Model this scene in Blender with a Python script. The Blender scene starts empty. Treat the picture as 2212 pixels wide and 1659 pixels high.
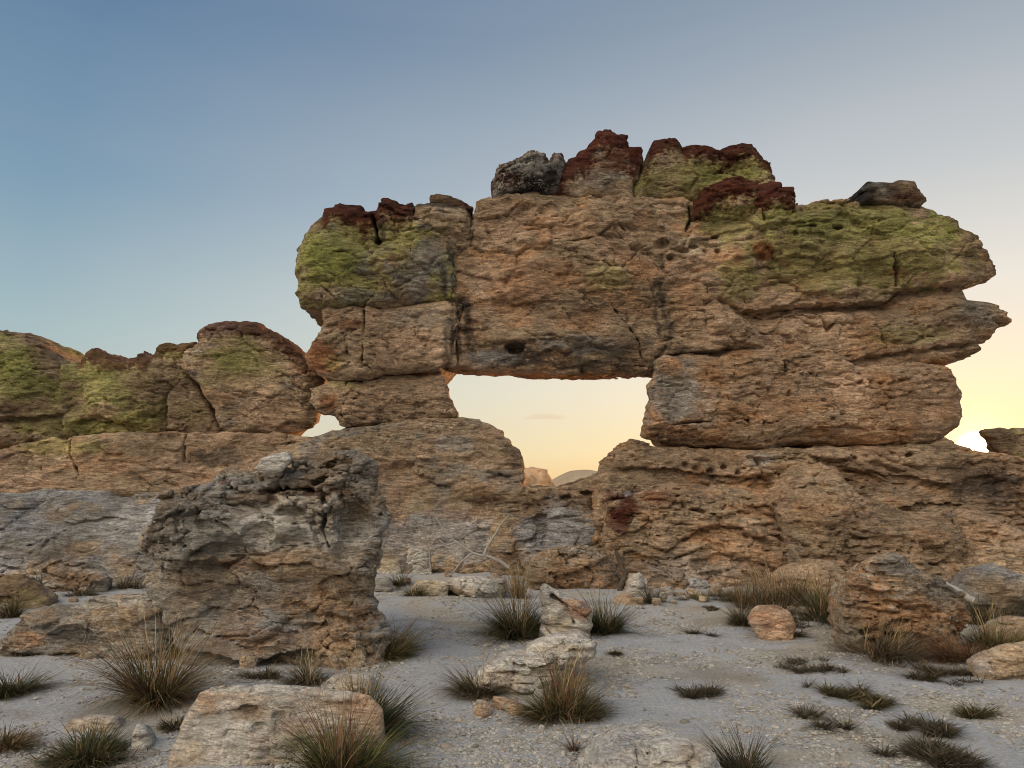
import bpy, math, random
import numpy as np

# ------------------------------------------------------------------ camera, sky, sun, exposure
W, H, FPX = 2212.0, 1659.0, 1662.0          # picture units used for layout
PITCH = math.radians(7.9)
CAMZ = 1.6
SUN_AZ, SUN_EL = math.radians(31.1), math.radians(1.6)   # azimuth to the right of +Y

scene = bpy.context.scene
C = scene.collection
cam_d = bpy.data.cameras.new('camera')
cam_d.sensor_fit = 'HORIZONTAL'
cam_d.angle = 2 * math.atan(W / 2 / FPX)
cam_d.clip_end = 20000
cam_d.clip_start = 0.05
cam = bpy.data.objects.new('camera', cam_d)
cam.location = (0, 0, CAMZ)
cam.rotation_euler = (math.pi / 2 + PITCH, 0, 0)
C.objects.link(cam)
scene.camera = cam

SUN_DIR = np.array([math.sin(SUN_AZ) * math.cos(SUN_EL), math.cos(SUN_AZ) * math.cos(SUN_EL), math.sin(SUN_EL)])

world = bpy.data.worlds.new('World')
scene.world = world
world.use_nodes = True
wn, wl = world.node_tree.nodes, world.node_tree.links
wn.clear()
w_out = wn.new('ShaderNodeOutputWorld')
w_bg = wn.new('ShaderNodeBackground')
wl.new(w_bg.outputs[0], w_out.inputs[0])
sky = wn.new('ShaderNodeTexSky')
sky.sky_type = 'NISHITA'
sky.sun_disc = False
sky.sun_elevation = SUN_EL
sky.sun_rotation = SUN_AZ
sky.air_density = 1.0
sky.dust_density = 1.0
sky.ozone_density = 1.0

def _n(t, **kw):
    q = wn.new(t)
    for k, v in kw.items(): setattr(q, k, v)
    return q
def _mth(op, a, b=None, c=None, clamp=False):
    q = _n('ShaderNodeMath', operation=op, use_clamp=clamp)
    for k, s in enumerate((a, b, c)):
        if s is None: continue
        if isinstance(s, (int, float)): q.inputs[k].default_value = s
        else: wl.new(s, q.inputs[k])
    return q.outputs[0]
def _dot(vec, d):
    q = _n('ShaderNodeVectorMath', operation='DOT_PRODUCT')
    wl.new(vec, q.inputs[0]); q.inputs[1].default_value = d
    return q.outputs['Value']
def _ramp(fac, stops):
    q = _n('ShaderNodeValToRGB')
    el = q.color_ramp.elements
    while len(el) < len(stops): el.new(0.5)
    for e, (p, c) in zip(el, stops):
        e.position = p; e.color = (*c, 1)
    q.color_ramp.interpolation = 'EASE' if False else 'LINEAR'
    wl.new(fac, q.inputs[0])
    return q.outputs[0]
def _mix(f, a, b, mode='MIX'):
    q = _n('ShaderNodeMix', data_type='RGBA', blend_type=mode)
    for k, s in ((0, f), (6, a), (7, b)):
        if isinstance(s, (int, float)): q.inputs[k].default_value = s
        elif isinstance(s, tuple): q.inputs[k].default_value = (*s, 1)
        else: wl.new(s, q.inputs[k])
    return q.outputs[2]
tc = _n('ShaderNodeTexCoord')
DIRV = tc.outputs['Generated']
sep = _n('ShaderNodeSeparateXYZ'); wl.new(DIRV, sep.inputs[0])
elev = _mth('MULTIPLY', _mth('ARCSINE', sep.outputs['Z']), 2 / math.pi, clamp=True)     # 0 horizon .. 1 zenith
GLOW_EL = SUN_EL + math.radians(1.0)      # the glare sits a little above the sinking sun
dsun = _dot(DIRV, (math.sin(SUN_AZ) * math.cos(GLOW_EL), math.cos(SUN_AZ) * math.cos(GLOW_EL), math.sin(GLOW_EL)))
ang = _mth('ARCCOSINE', dsun)                                                             # angle from the sun
far_side = _ramp(elev, [(0.0, (.66, .60, .48)), (0.06, (.52, .60, .57)), (0.12, (.41, .55, .59)), (0.22, (.225, .365, .50)), (0.36, (.115, .22, .38)), (1.0, (.06, .13, .28))])
sun_side = _ramp(elev, [(0.0, (1.0, .66, .26)), (0.03, (1.02, .84, .50)), (0.08, (.96, .87, .68)), (0.15, (.86, .84, .77)), (0.24, (.58, .62, .65)), (0.36, (.33, .40, .48)), (1.0, (.14, .21, .34))])
g = _mth('MULTIPLY_ADD', ang, -1 / 0.72, 1.55, clamp=True)
g = _mth('SMOOTHSTEP', 0.0, 1.0, g) if False else g
base_sky = _mix(g, far_side, sun_side)
# glow round the low sun
g1 = _mth('POWER', _mth('MULTIPLY_ADD', ang, -1 / 0.17, 1.0, clamp=True), 1.8)
base_sky = _mix(g1, base_sky, (1.28, 1.02, .62))
g2 = _mth('POWER', _mth('MULTIPLY_ADD', ang, -1 / 0.055, 1.0, clamp=True), 1.5)
base_sky = _mix(g2, base_sky, (2.8, 2.05, .95))
# warm fill light added to the sky behind the camera, brightens the rock faces
back = _ramp(elev, [(0.0, (.60, .47, .37)), (0.15, (1.35, 1.13, .87)), (0.36, (3.6, 3.08, 2.40)), (0.55, (3.8, 3.36, 2.75)), (0.75, (.8, .92, 1.05)), (1.0, (.06, .13, .28))])
gb = _mth('MULTIPLY_ADD', _dot(DIRV, (-math.sin(SUN_AZ + 0.12), -math.cos(SUN_AZ + 0.12), 0)), 1.75, -0.12, clamp=True)
base_sky = _mix(gb, base_sky, back)
g3 = _mth('POWER', _mth('MULTIPLY_ADD', ang, -1 / 0.022, 1.0, clamp=True), 1.2)
base_sky = _mix(g3, base_sky, (14.0, 10.5, 6.0))
# faint high haze streaks
cmap = _n('ShaderNodeMapping'); wl.new(DIRV, cmap.inputs['Vector']); cmap.inputs['Rotation'].default_value = (0, math.radians(18), 0); cmap.inputs['Scale'].default_value = (1.2, 1.2, 7)
cno = _n('ShaderNodeTexNoise'); wl.new(cmap.outputs[0], cno.inputs['Vector']); cno.inputs['Scale'].default_value = 2.2; cno.inputs['Detail'].default_value = 5
cfac = _n('ShaderNodeMapRange'); wl.new(cno.outputs['Fac'], cfac.inputs['Value']); cfac.inputs['From Min'].default_value = 0.3; cfac.inputs['From Max'].default_value = 0.75
cfac.inputs['To Min'].default_value = 0.0; cfac.inputs['To Max'].default_value = 0.05
base_sky = _mix(cfac.outputs[0], base_sky, (.80, .74, .70))
# the physical sky, blended in for its colour drift
nish = _n('ShaderNodeVectorMath', operation='SCALE'); wl.new(sky.outputs[0], nish.inputs[0]); nish.inputs['Scale'].default_value = 0.15
full = _mix(0.12, base_sky, nish.outputs[0])
scl = _n('ShaderNodeVectorMath', operation='SCALE'); wl.new(full, scl.inputs[0]); scl.inputs['Scale'].default_value = 1 / 0.15
wl.new(scl.outputs[0], w_bg.inputs[0])
w_bg.inputs[1].default_value = 0.15

sun_d = bpy.data.lights.new('sun', 'SUN')
sun_d.energy = 5.0
sun_d.angle = math.radians(0.53)
sun_d.color = (1.0, 0.50, 0.19)
sun_o = bpy.data.objects.new('sun', sun_d)
from mathutils import Vector
sun_o.rotation_euler = Vector(tuple(-SUN_DIR)).to_track_quat('-Z', 'Y').to_euler()
sun_o.location = (20, 30, 10)
C.objects.link(sun_o)

vs = scene.view_settings
vs.view_transform = 'Standard'
vs.look = 'None'
vs.exposure = 0.0
vs.gamma = 1.0
scene.cycles.max_bounces = 6
scene.cycles.diffuse_bounces = 3
scene.cycles.use_denoising = True
scene.cycles.filter_width = 1.0

# ------------------------------------------------------------------ layout helpers
cP, sP = math.cos(PITCH), math.sin(PITCH)

def U(px, py, D):
    """picture point -> (x, z) where its ray meets the upright plane y = D"""
    px, py = np.asarray(px, float), np.asarray(py, float)
    u, v = (px - W / 2) / FPX, (H / 2 - py) / FPX
    t = D / (cP - v * sP)
    return u * t, CAMZ + (sP + v * cP) * t

def G(px, py, z=0.0):
    """picture point -> (x, y) on the ground"""
    u, v = (px - W / 2) / FPX, (H / 2 - py) / FPX
    dz = sP + v * cP
    t = (z - CAMZ) / dz
    return u * t, (cP - v * sP) * t

def proj(p):
    """world points -> layout units (used to place stains, lichen and painted glow on the rock)"""
    x, y, z = p[:, 0], p[:, 1], p[:, 2] - CAMZ
    f = y * cP + z * sP
    up = -y * sP + z * cP
    return W / 2 + FPX * x / f, H / 2 - FPX * up / f

# ------------------------------------------------------------------ noise
_rng = np.random.RandomState(7)
_PERM = _rng.permutation(256).astype(np.int32)
_PERM = np.concatenate([_PERM, _PERM, _PERM[:8]])
_g = _rng.normal(size=(256, 3)); _g /= np.linalg.norm(_g, axis=1)[:, None]
_GX, _GY, _GZ = [_g[:, k].astype(np.float32) for k in range(3)]

def noise(x, y, z, seed=0):
    """3-D gradient noise, about -1..1, same shape as inputs"""
    x = np.asarray(x, np.float32) + np.float32(seed * 17.31)
    y = np.asarray(y, np.float32) + np.float32(seed * 5.73)
    z = np.asarray(z, np.float32) + np.float32(seed * 11.9)
    x, y, z = np.broadcast_arrays(x, y, z)
    xf, yf, zf = np.floor(x), np.floor(y), np.floor(z)
    xi, yi, zi = xf.astype(np.int32) & 255, yf.astype(np.int32) & 255, zf.astype(np.int32) & 255
    x, y, z = x - xf, y - yf, z - zf
    u, v, w = [t * t * t * (t * (t * 6 - 15) + 10) for t in (x, y, z)]
    A, B = _PERM[xi] + yi, _PERM[xi + 1] + yi
    AA, AB, BA, BB = _PERM[A] + zi, _PERM[A + 1] + zi, _PERM[B] + zi, _PERM[B + 1] + zi
    def gr(h, a, b, c):
        h = _PERM[h]
        return _GX[h] * a + _GY[h] * b + _GZ[h] * c
    n00 = gr(AA, x, y, z); n00 += u * (gr(BA, x - 1, y, z) - n00)
    n10 = gr(AB, x, y - 1, z); n10 += u * (gr(BB, x - 1, y - 1, z) - n10)
    n01 = gr(AA + 1, x, y, z - 1); n01 += u * (gr(BA + 1, x - 1, y, z - 1) - n01)
    n11 = gr(AB + 1, x, y - 1, z - 1); n11 += u * (gr(BB + 1, x - 1, y - 1, z - 1) - n11)
    n00 += v * (n10 - n00); n01 += v * (n11 - n01)
    return (n00 + w * (n01 - n00)) * 1.6

def fbm(x, y, z, oct=4, seed=0, gain=0.5):
    s, a, f = 0, 1.0, 1.0
    for k in range(oct):
        s = s + a * noise(x * f, y * f, z * f, seed + k * 3)
        a *= gain; f *= 2.03
    return s

def smooth(a, b, t):
    t = np.clip((t - a) / (b - a), 0, 1)
    return t * t * (3 - 2 * t)

def worley(x, z, seed=0):
    """2-D cell noise: nearest and second nearest distances, id of nearest"""
    xi, zi = np.floor(x).astype(np.int64), np.floor(z).astype(np.int64)
    f1 = np.full(x.shape, 9.0); f2 = np.full(x.shape, 9.0); cid = np.zeros(x.shape); tl = np.zeros(x.shape)
    for i in (-1, 0, 1):
        for k in (-1, 0, 1):
            cx, cz = xi + i, zi + k
            h = (cx * 73856093 ^ cz * 19349663 ^ (seed * 83492791)) & 0x7fffffff
            rx = ((h * 1103515245 + 12345) >> 8 & 1023) / 1023.0
            rz = ((h * 214013 + 2531011) >> 8 & 1023) / 1023.0
            d = np.hypot(cx + rx - x, cz + rz - z)
            m = d < f1
            f2 = np.where(m, f1, np.minimum(f2, d))
            cid = np.where(m, rx * 0.5 + rz * 0.5, cid)
            q = (h >> 4 & 1023) / 1023.0 * 6.2832
            tl = np.where(m, np.cos(q) * (cx + rx - x) + np.sin(q) * (cz + rz - z), tl)
            f1 = np.where(m, d, f1)
    return f1, f2, cid, tl

# ------------------------------------------------------------------ polygons
def seg_dist(X, Z, ax, az, bx, bz):
    dx, dz = bx - ax, bz - az
    L = dx * dx + dz * dz + 1e-12
    t = np.clip(((X - ax) * dx + (Z - az) * dz) / L, 0, 1)
    return np.hypot(X - ax - t * dx, Z - az - t * dz), t

def poly_sdf(X, Z, px, pz):
    d = np.full(X.shape, 1e9); ins = np.zeros(X.shape, bool)
    n = len(px)
    for i in range(n):
        j = (i + 1) % n
        e, _ = seg_dist(X, Z, px[i], pz[i], px[j], pz[j])
        d = np.minimum(d, e)
        c = (pz[i] > Z) != (pz[j] > Z)
        if pz[j] != pz[i]:
            xx = (px[j] - px[i]) * (Z - pz[i]) / (pz[j] - pz[i]) + px[i]
            ins ^= c & (X < xx)
    return np.where(ins, -d, d)

def line_dist(X, Z, lx, lz):
    d = np.full(X.shape, 1e9)
    for i in range(len(lx) - 1):
        e, _ = seg_dist(X, Z, lx[i], lz[i], lx[i + 1], lz[i + 1])
        d = np.minimum(d, e)
    return d

# ------------------------------------------------------------------ surface nets
def surfnet(F, org, h):
    ins = F < 0
    nx, ny, nz = F.shape
    s = np.zeros((nx - 1, ny - 1, nz - 1), np.uint8)
    for a in (0, 1):
        for b in (0, 1):
            for c in (0, 1):
                s += ins[a:nx - 1 + a, b:ny - 1 + b, c:nz - 1 + c]
    act = (s > 0) & (s < 8)
    I, J, K = np.nonzero(act)
    idx = np.full(act.shape, -1, np.int32)
    idx[I, J, K] = np.arange(len(I), dtype=np.int32)
    acc = np.zeros((len(I), 3), np.float32); cnt = np.zeros(len(I), np.float32)
    cor = [(a, b, c) for a in (0, 1) for b in (0, 1) for c in (0, 1)]
    val = {q: F[I + q[0], J + q[1], K + q[2]] for q in cor}
    for q in cor:
        for ax in range(3):
            if q[ax] == 0:
                r = list(q); r[ax] = 1; r = tuple(r)
                f0, f1 = val[q], val[r]
                m = (f0 < 0) != (f1 < 0)
                t = np.where(m, f0 / np.where(m, f0 - f1, 1), 0)
                for k in range(3):
                    v = np.float32(q[k]) + (t if k == ax else 0)
                    acc[:, k] += np.where(m, v, 0)
                cnt += m
    P = acc / cnt[:, None]
    P[:, 0] += I; P[:, 1] += J; P[:, 2] += K
    P = P * np.float32(h) + np.asarray(org, np.float32)
    quads = []
    # edges along each axis
    for ax in range(3):
        sl0 = [slice(1, -1)] * 3; sl1 = [slice(1, -1)] * 3
        sl0[ax] = slice(0, -1); sl1[ax] = slice(1, None)
        A, B = ins[tuple(sl0)], ins[tuple(sl1)]
        m = A != B
        e = np.array(np.nonzero(m))
        o1, o2 = (ax + 1) % 3, (ax + 2) % 3
        base = e.copy()
        base[o1] += 1; base[o2] += 1     # grid coordinates of edge start
        def cell(d1, d2):
            c = base.copy(); c[o1] += d1; c[o2] += d2
            return idx[c[0], c[1], c[2]]
        q = np.stack([cell(-1, -1), cell(0, -1), cell(0, 0), cell(-1, 0)], 1)
        flip = ~A[m]
        q[flip] = q[flip][:, ::-1]
        quads.append(q)
    Q = np.concatenate(quads)
    return P, Q[(Q >= 0).all(1)]

# ------------------------------------------------------------------ mesh / object helpers
def mesh_from(name, V, faces, mat, col=None, smooth_shade=True):
    me = bpy.data.meshes.new(name)
    V = np.ascontiguousarray(V, np.float32)
    faces = np.ascontiguousarray(faces, np.int32)
    n, k = faces.shape
    me.vertices.add(len(V)); me.vertices.foreach_set('co', V.ravel())
    me.loops.add(n * k); me.loops.foreach_set('vertex_index', faces.ravel())
    me.polygons.add(n)
    me.polygons.foreach_set('loop_start', np.arange(0, n * k, k, dtype=np.int32))
    me.polygons.foreach_set('loop_total', np.full(n, k, np.int32))
    me.polygons.foreach_set('use_smooth', np.full(n, smooth_shade, bool))
    me.update(calc_edges=True)
    me.validate()
    if col is not None:
        at = me.color_attributes.new('Col', 'FLOAT_COLOR', 'POINT')
        c4 = np.ones((len(V), 4), np.float32); c4[:, :3] = col
        at.data.foreach_set('color', c4.ravel())
    me.materials.append(mat)
    return me

def normals_of(V, Q):
    a, b, c, d = V[Q[:, 0]], V[Q[:, 1]], V[Q[:, 2]], V[Q[:, 3]]
    fn = np.cross(c - a, d - b)
    N = np.zeros_like(V)
    for k in range(4):
        for ax in range(3):
            N[:, ax] += np.bincount(Q[:, k], fn[:, ax], len(V)).astype(np.float32)
    return N / (np.linalg.norm(N, axis=1)[:, None] + 1e-9)

def tag(o, label=None, cat=None, group=None, kind=None):
    if label: o['label'] = label
    if cat: o['category'] = cat
    if group: o['group'] = group
    if kind: o['kind'] = kind
    return o

def empty(name, loc, label, cat, group=None):
    o = bpy.data.objects.new(name, None)
    o.location = loc; o.empty_display_size = 0.3
    C.objects.link(o)
    return tag(o, label, cat, group)

def link(name, me, loc=(0, 0, 0), parent=None):
    o = bpy.data.objects.new(name, me)
    o.location = loc
    if parent: o.parent = parent
    C.objects.link(o)
    return o

# ------------------------------------------------------------------ materials
def rock_material(name, scale=1.0, bump=1.0, speck=0.28, flake=0.6, vein=0.0):
    m = bpy.data.materials.new(name); m.use_nodes = True
    nt = m.node_tree; N, L = nt.nodes, nt.links
    N.clear()
    out = N.new('ShaderNodeOutputMaterial'); b = N.new('ShaderNodeBsdfPrincipled')
    L.new(b.outputs[0], out.inputs[0])
    b.inputs['Roughness'].default_value = 0.92
    b.inputs['Specular IOR Level'].default_value = 0.15
    geo = N.new('ShaderNodeNewGeometry')
    att = N.new('ShaderNodeAttribute'); att.attribute_name = 'Col'
    def mp(sx, sy, sz):
        q = N.new('ShaderNodeMapping'); q.inputs['Scale'].default_value = (sx * scale, sy * scale, sz * scale)
        L.new(geo.outputs['Position'], q.inputs['Vector']); return q.outputs[0]
    def nz(vec, sc, det=6, rough=0.6, dist=0.0):
        q = N.new('ShaderNodeTexNoise'); q.inputs['Scale'].default_value = sc
        q.inputs['Detail'].default_value = det; q.inputs['Roughness'].default_value = rough
        q.inputs['Distortion'].default_value = dist
        L.new(vec, q.inputs['Vector']); return q.outputs['Fac']
    def ramp(f, a, bb, ca=0.0, cb=1.0):
        q = N.new('ShaderNodeMapRange'); q.inputs['From Min'].default_value = a; q.inputs['From Max'].default_value = bb
        q.inputs['To Min'].default_value = ca; q.inputs['To Max'].default_value = cb
        L.new(f, q.inputs['Value']); return q.outputs[0]
    def math_(op, a, bb):
        q = N.new('ShaderNodeMath'); q.operation = op
        for k, s in enumerate((a, bb)):
            if isinstance(s, (int, float)): q.inputs[k].default_value = s
            else: L.new(s, q.inputs[k])
        return q.outputs[0]
    iso, flat = mp(1, 1, 1), mp(1, 1, 4.2)
    grain = nz(iso, 26, 5, 0.7)
    streak = nz(flat, 5.5, 7, 0.68, 0.8)
    fine = nz(iso, 9, 8, 0.72, 0.3)
    # mineral grain: value mottling of the stone
    v = math_('MULTIPLY', ramp(streak, 0.30, 0.70, 0.50, 1.5), ramp(grain, 0.28, 0.72, 0.62, 1.38))
    mul = N.new('ShaderNodeMix'); mul.data_type = 'RGBA'; mul.blend_type = 'MULTIPLY'; mul.inputs[0].default_value = 1
    L.new(att.outputs['Color'], mul.inputs[6])
    cmb = N.new('ShaderNodeCombineColor')
    for k in range(3): L.new(v, cmb.inputs[k])
    L.new(cmb.outputs[0], mul.inputs[7])
    # black crust specks
    sp = ramp(fine, 0.60, 0.70, 0.0, speck)
    mx = N.new('ShaderNodeMix'); mx.data_type = 'RGBA'
    L.new(sp, mx.inputs[0]); L.new(mul.outputs[2], mx.inputs[6]); mx.inputs[7].default_value = (0.05, 0.042, 0.036, 1)
    dk = math_('ABSOLUTE', math_('SUBTRACT', nz(flat, 1.7, 8, 0.66, 1.0), 0.5), 0)
    df = math_('MULTIPLY', ramp(dk, 0.004, 0.014, 0.75, 0.0), ramp(nz(iso, 0.8, 3), 0.40, 0.60, 0.15, 1.0))  # thin crack lines: the darkness of crevices painted into the colour
    m3 = N.new('ShaderNodeMix'); m3.data_type = 'RGBA'
    L.new(df, m3.inputs[0]); L.new(mx.outputs[2], m3.inputs[6]); m3.inputs[7].default_value = (0.05, 0.04, 0.033, 1)
    colr = m3.outputs[2]
    if vein:                                              # pale crust that edges the plates
        vn = math_('ABSOLUTE', math_('SUBTRACT', nz(iso, 3.4, 6, 0.62, 0.9), 0.5), 0)
        vf = math_('MULTIPLY', ramp(vn, 0.006, 0.035, vein, 0.0), ramp(nz(iso, 1.3, 3), 0.38, 0.55, 0.0, 1.0))
        m2 = N.new('ShaderNodeMix'); m2.data_type = 'RGBA'
        L.new(vf, m2.inputs[0]); L.new(colr, m2.inputs[6]); m2.inputs[7].default_value = (0.60, 0.57, 0.50, 1)
        colr = m2.outputs[2]
    L.new(colr, b.inputs['Base Color'])
    # relief
    vor = N.new('ShaderNodeTexVoronoi'); vor.feature = 'DISTANCE_TO_EDGE'; vor.inputs['Scale'].default_value = 4.5
    wv = N.new('ShaderNodeMix'); wv.data_type = 'RGBA'; wv.blend_type = 'ADD'; wv.inputs[0].default_value = 0.35
    nzc = N.new('ShaderNodeTexNoise'); nzc.inputs['Scale'].default_value = 3; nzc.inputs['Detail'].default_value = 4
    L.new(iso, nzc.inputs['Vector'])
    L.new(flat, wv.inputs[6]); L.new(nzc.outputs['Color'], wv.inputs[7]); L.new(wv.outputs[2], vor.inputs['Vector'])
    crack = ramp(vor.outputs['Distance'], 0.0, 0.05, 0.0, 1.0)
    rid = math_('ABSOLUTE', math_('SUBTRACT', nz(flat, 4.2, 5, 0.6, 1.2), 0.5), 0)
    rid = ramp(rid, 0.0, 0.06, 0.0, 1.0)
    hgt = math_('ADD', math_('MULTIPLY', streak, 1.5), math_('MULTIPLY', fine, 1.0))
    hgt = math_('ADD', hgt, math_('MULTIPLY', rid, 0.22))
    hgt = math_('ADD', hgt, math_('MULTIPLY', crack, 0.16 * flake))
    hgt = math_('ADD', hgt, math_('MULTIPLY', grain, 0.30))
    hgt = math_('ADD', hgt, ramp(dk, 0.0, 0.03, -0.35, 0.0))
    hgt = math_('MULTIPLY', hgt, ramp(nz(iso, 0.55, 3, 0.6), 0.38, 0.62, 0.35, 1.35))
    bp = N.new('ShaderNodeBump'); bp.inputs['Strength'].default_value = min(1.0, bump); bp.inputs['Distance'].default_value = 0.10 / scale
    L.new(hgt, bp.inputs['Height']); L.new(bp.outputs[0], b.inputs['Normal'])
    return m

M_ROCK = rock_material('weathered_sandstone', 1.0, 0.9)
M_BOULDER = rock_material('crusted_boulder', 1.8, 1.0, 0.30, 1.0, 0.85)
M_STONE = rock_material('loose_stone', 2.4, 0.7, 0.2, 0.4)

def plain_material(name, rough=0.9, spec=0.1, noise_scale=None, amt=0.3, bump=0.0, bdist=0.01):
    m = bpy.data.materials.new(name); m.use_nodes = True
    nt = m.node_tree; N, L = nt.nodes, nt.links
    b = N['Principled BSDF']; b.inputs['Roughness'].default_value = rough; b.inputs['Specular IOR Level'].default_value = spec
    att = N.new('ShaderNodeAttribute'); att.attribute_name = 'Col'
    src = att.outputs['Color']
    if noise_scale:
        geo = N.new('ShaderNodeNewGeometry')
        q = N.new('ShaderNodeTexNoise'); q.inputs['Scale'].default_value = noise_scale; q.inputs['Detail'].default_value = 8
        q.inputs['Roughness'].default_value = 0.7
        L.new(geo.outputs['Position'], q.inputs['Vector'])
        r = N.new('ShaderNodeMapRange'); r.inputs['From Min'].default_value = 0.3; r.inputs['From Max'].default_value = 0.7
        r.inputs['To Min'].default_value = 1 - amt; r.inputs['To Max'].default_value = 1 + amt
        L.new(q.outputs['Fac'], r.inputs['Value'])
        mul = N.new('ShaderNodeVectorMath'); mul.operation = 'SCALE'
        L.new(src, mul.inputs[0]); L.new(r.outputs[0], mul.inputs['Scale'])
        src = mul.outputs[0]
        if bump:
            bp = N.new('ShaderNodeBump'); bp.inputs['Strength'].default_value = bump; bp.inputs['Distance'].default_value = bdist
            L.new(q.outputs['Fac'], bp.inputs['Height']); L.new(bp.outputs[0], b.inputs['Normal'])
    L.new(src, b.inputs['Base Color'])
    return m

M_GROUND = plain_material('pale_gravelly_sand', 0.95, 0.1, 34, 0.30, 0.8, 0.03)
M_PEBBLE = plain_material('pebble', 0.9, 0.1, 60, 0.25)
M_GRASS = plain_material('dry_grass', 0.7, 0.15)
M_WOOD = plain_material('bleached_wood', 0.85, 0.1, 30, 0.3)
M_FAR = plain_material('far_sandstone', 0.95, 0.05, 0.4, 0.25)

# ------------------------------------------------------------------ colour of the rock
PAL = dict(tan=(.485, .36, .24), peach=(.58, .405, .275), orange=(.55, .325, .18), brown=(.26, .18, .115), grey=(.36, .335, .30),
           pale=(.59, .555, .50), dark=(.050, .046, .043), lichen=(.31, .325, .095), olive=(.38, .345, .14), red=(.105, .028, .018),
           bluegrey=(.46, .45, .45), rust=(.29, .115, .05), painted_glow=(.72, .36, .15), cream=(.58, .48, .34), yellow=(.42, .34, .12))
PAL = {k: np.array(v, np.float32) for k, v in PAL.items()}

def colorize(V, base=('tan', 'peach', 'brown'), patches=(), seed=0, topz=None, caps=()):
    x, y, z = V[:, 0], V[:, 1], V[:, 2]
    n1 = fbm(x * 0.9, y * 0.9, z * 1.5, 4, seed + 1)
    n2 = fbm(x * 2.1, y * 2.1, z * 4.5, 4, seed + 2)
    n3 = noise(x * 7, y * 7, z * 12, seed + 4)
    n4 = noise(x * 15, y * 15, z * 18, seed + 9)
    c = PAL[base[0]][None] * np.ones((len(V), 1), np.float32)
    def mixin(c, col, m):
        return c + (PAL[col][None] - c) * np.clip(m, 0, 1)[:, None]
    c = mixin(c, base[1], smooth(-0.35, 0.45, n1))
    c = mixin(c, base[2], smooth(0.0, 0.7, n2 + 0.25 * n3) * 0.6)
    if len(base) > 3:
        c = mixin(c, base[3], smooth(0.1, 0.6, fbm(x * 1.4 + 9, y * 1.4, z * 2.0, 4, seed + 6)) * 0.75)
    px, py = proj(V)
    wig = 0.35 * fbm(x * 2.4, y * 2.4, z * 2.8, 3, seed + 5) + 0.16 * n3
    n5 = noise(x * 27, y * 27, z * 30, seed + 19)
    spk = n4 * 0.6 + n3 * 0.5 + n5 * 0.5
    strk = fbm(x * 7, y * 7, z * 1.6, 3, seed + 15)
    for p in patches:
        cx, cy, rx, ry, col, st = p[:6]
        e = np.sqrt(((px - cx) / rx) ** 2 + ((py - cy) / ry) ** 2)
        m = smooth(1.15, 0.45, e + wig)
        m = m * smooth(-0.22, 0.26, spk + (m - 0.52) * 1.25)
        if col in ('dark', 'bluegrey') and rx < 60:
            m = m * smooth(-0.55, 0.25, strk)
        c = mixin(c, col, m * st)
    if topz is not None:
        for x0, x1, hgt, col, st in caps:
            dz = topz(x) - z
            m = smooth(hgt, hgt * 0.5, dz + hgt * 0.9 * wig + hgt * 0.35 * n4)
            e = smooth(x0 - 12, x0 + 12, px) * smooth(x1 + 12, x1 - 12, px)
            c = mixin(c, col, m * st * e)
    c *= (1 + 0.10 * n4 + 0.08 * n3)[:, None]
    return np.clip(c, 0.01, 0.9)

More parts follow.
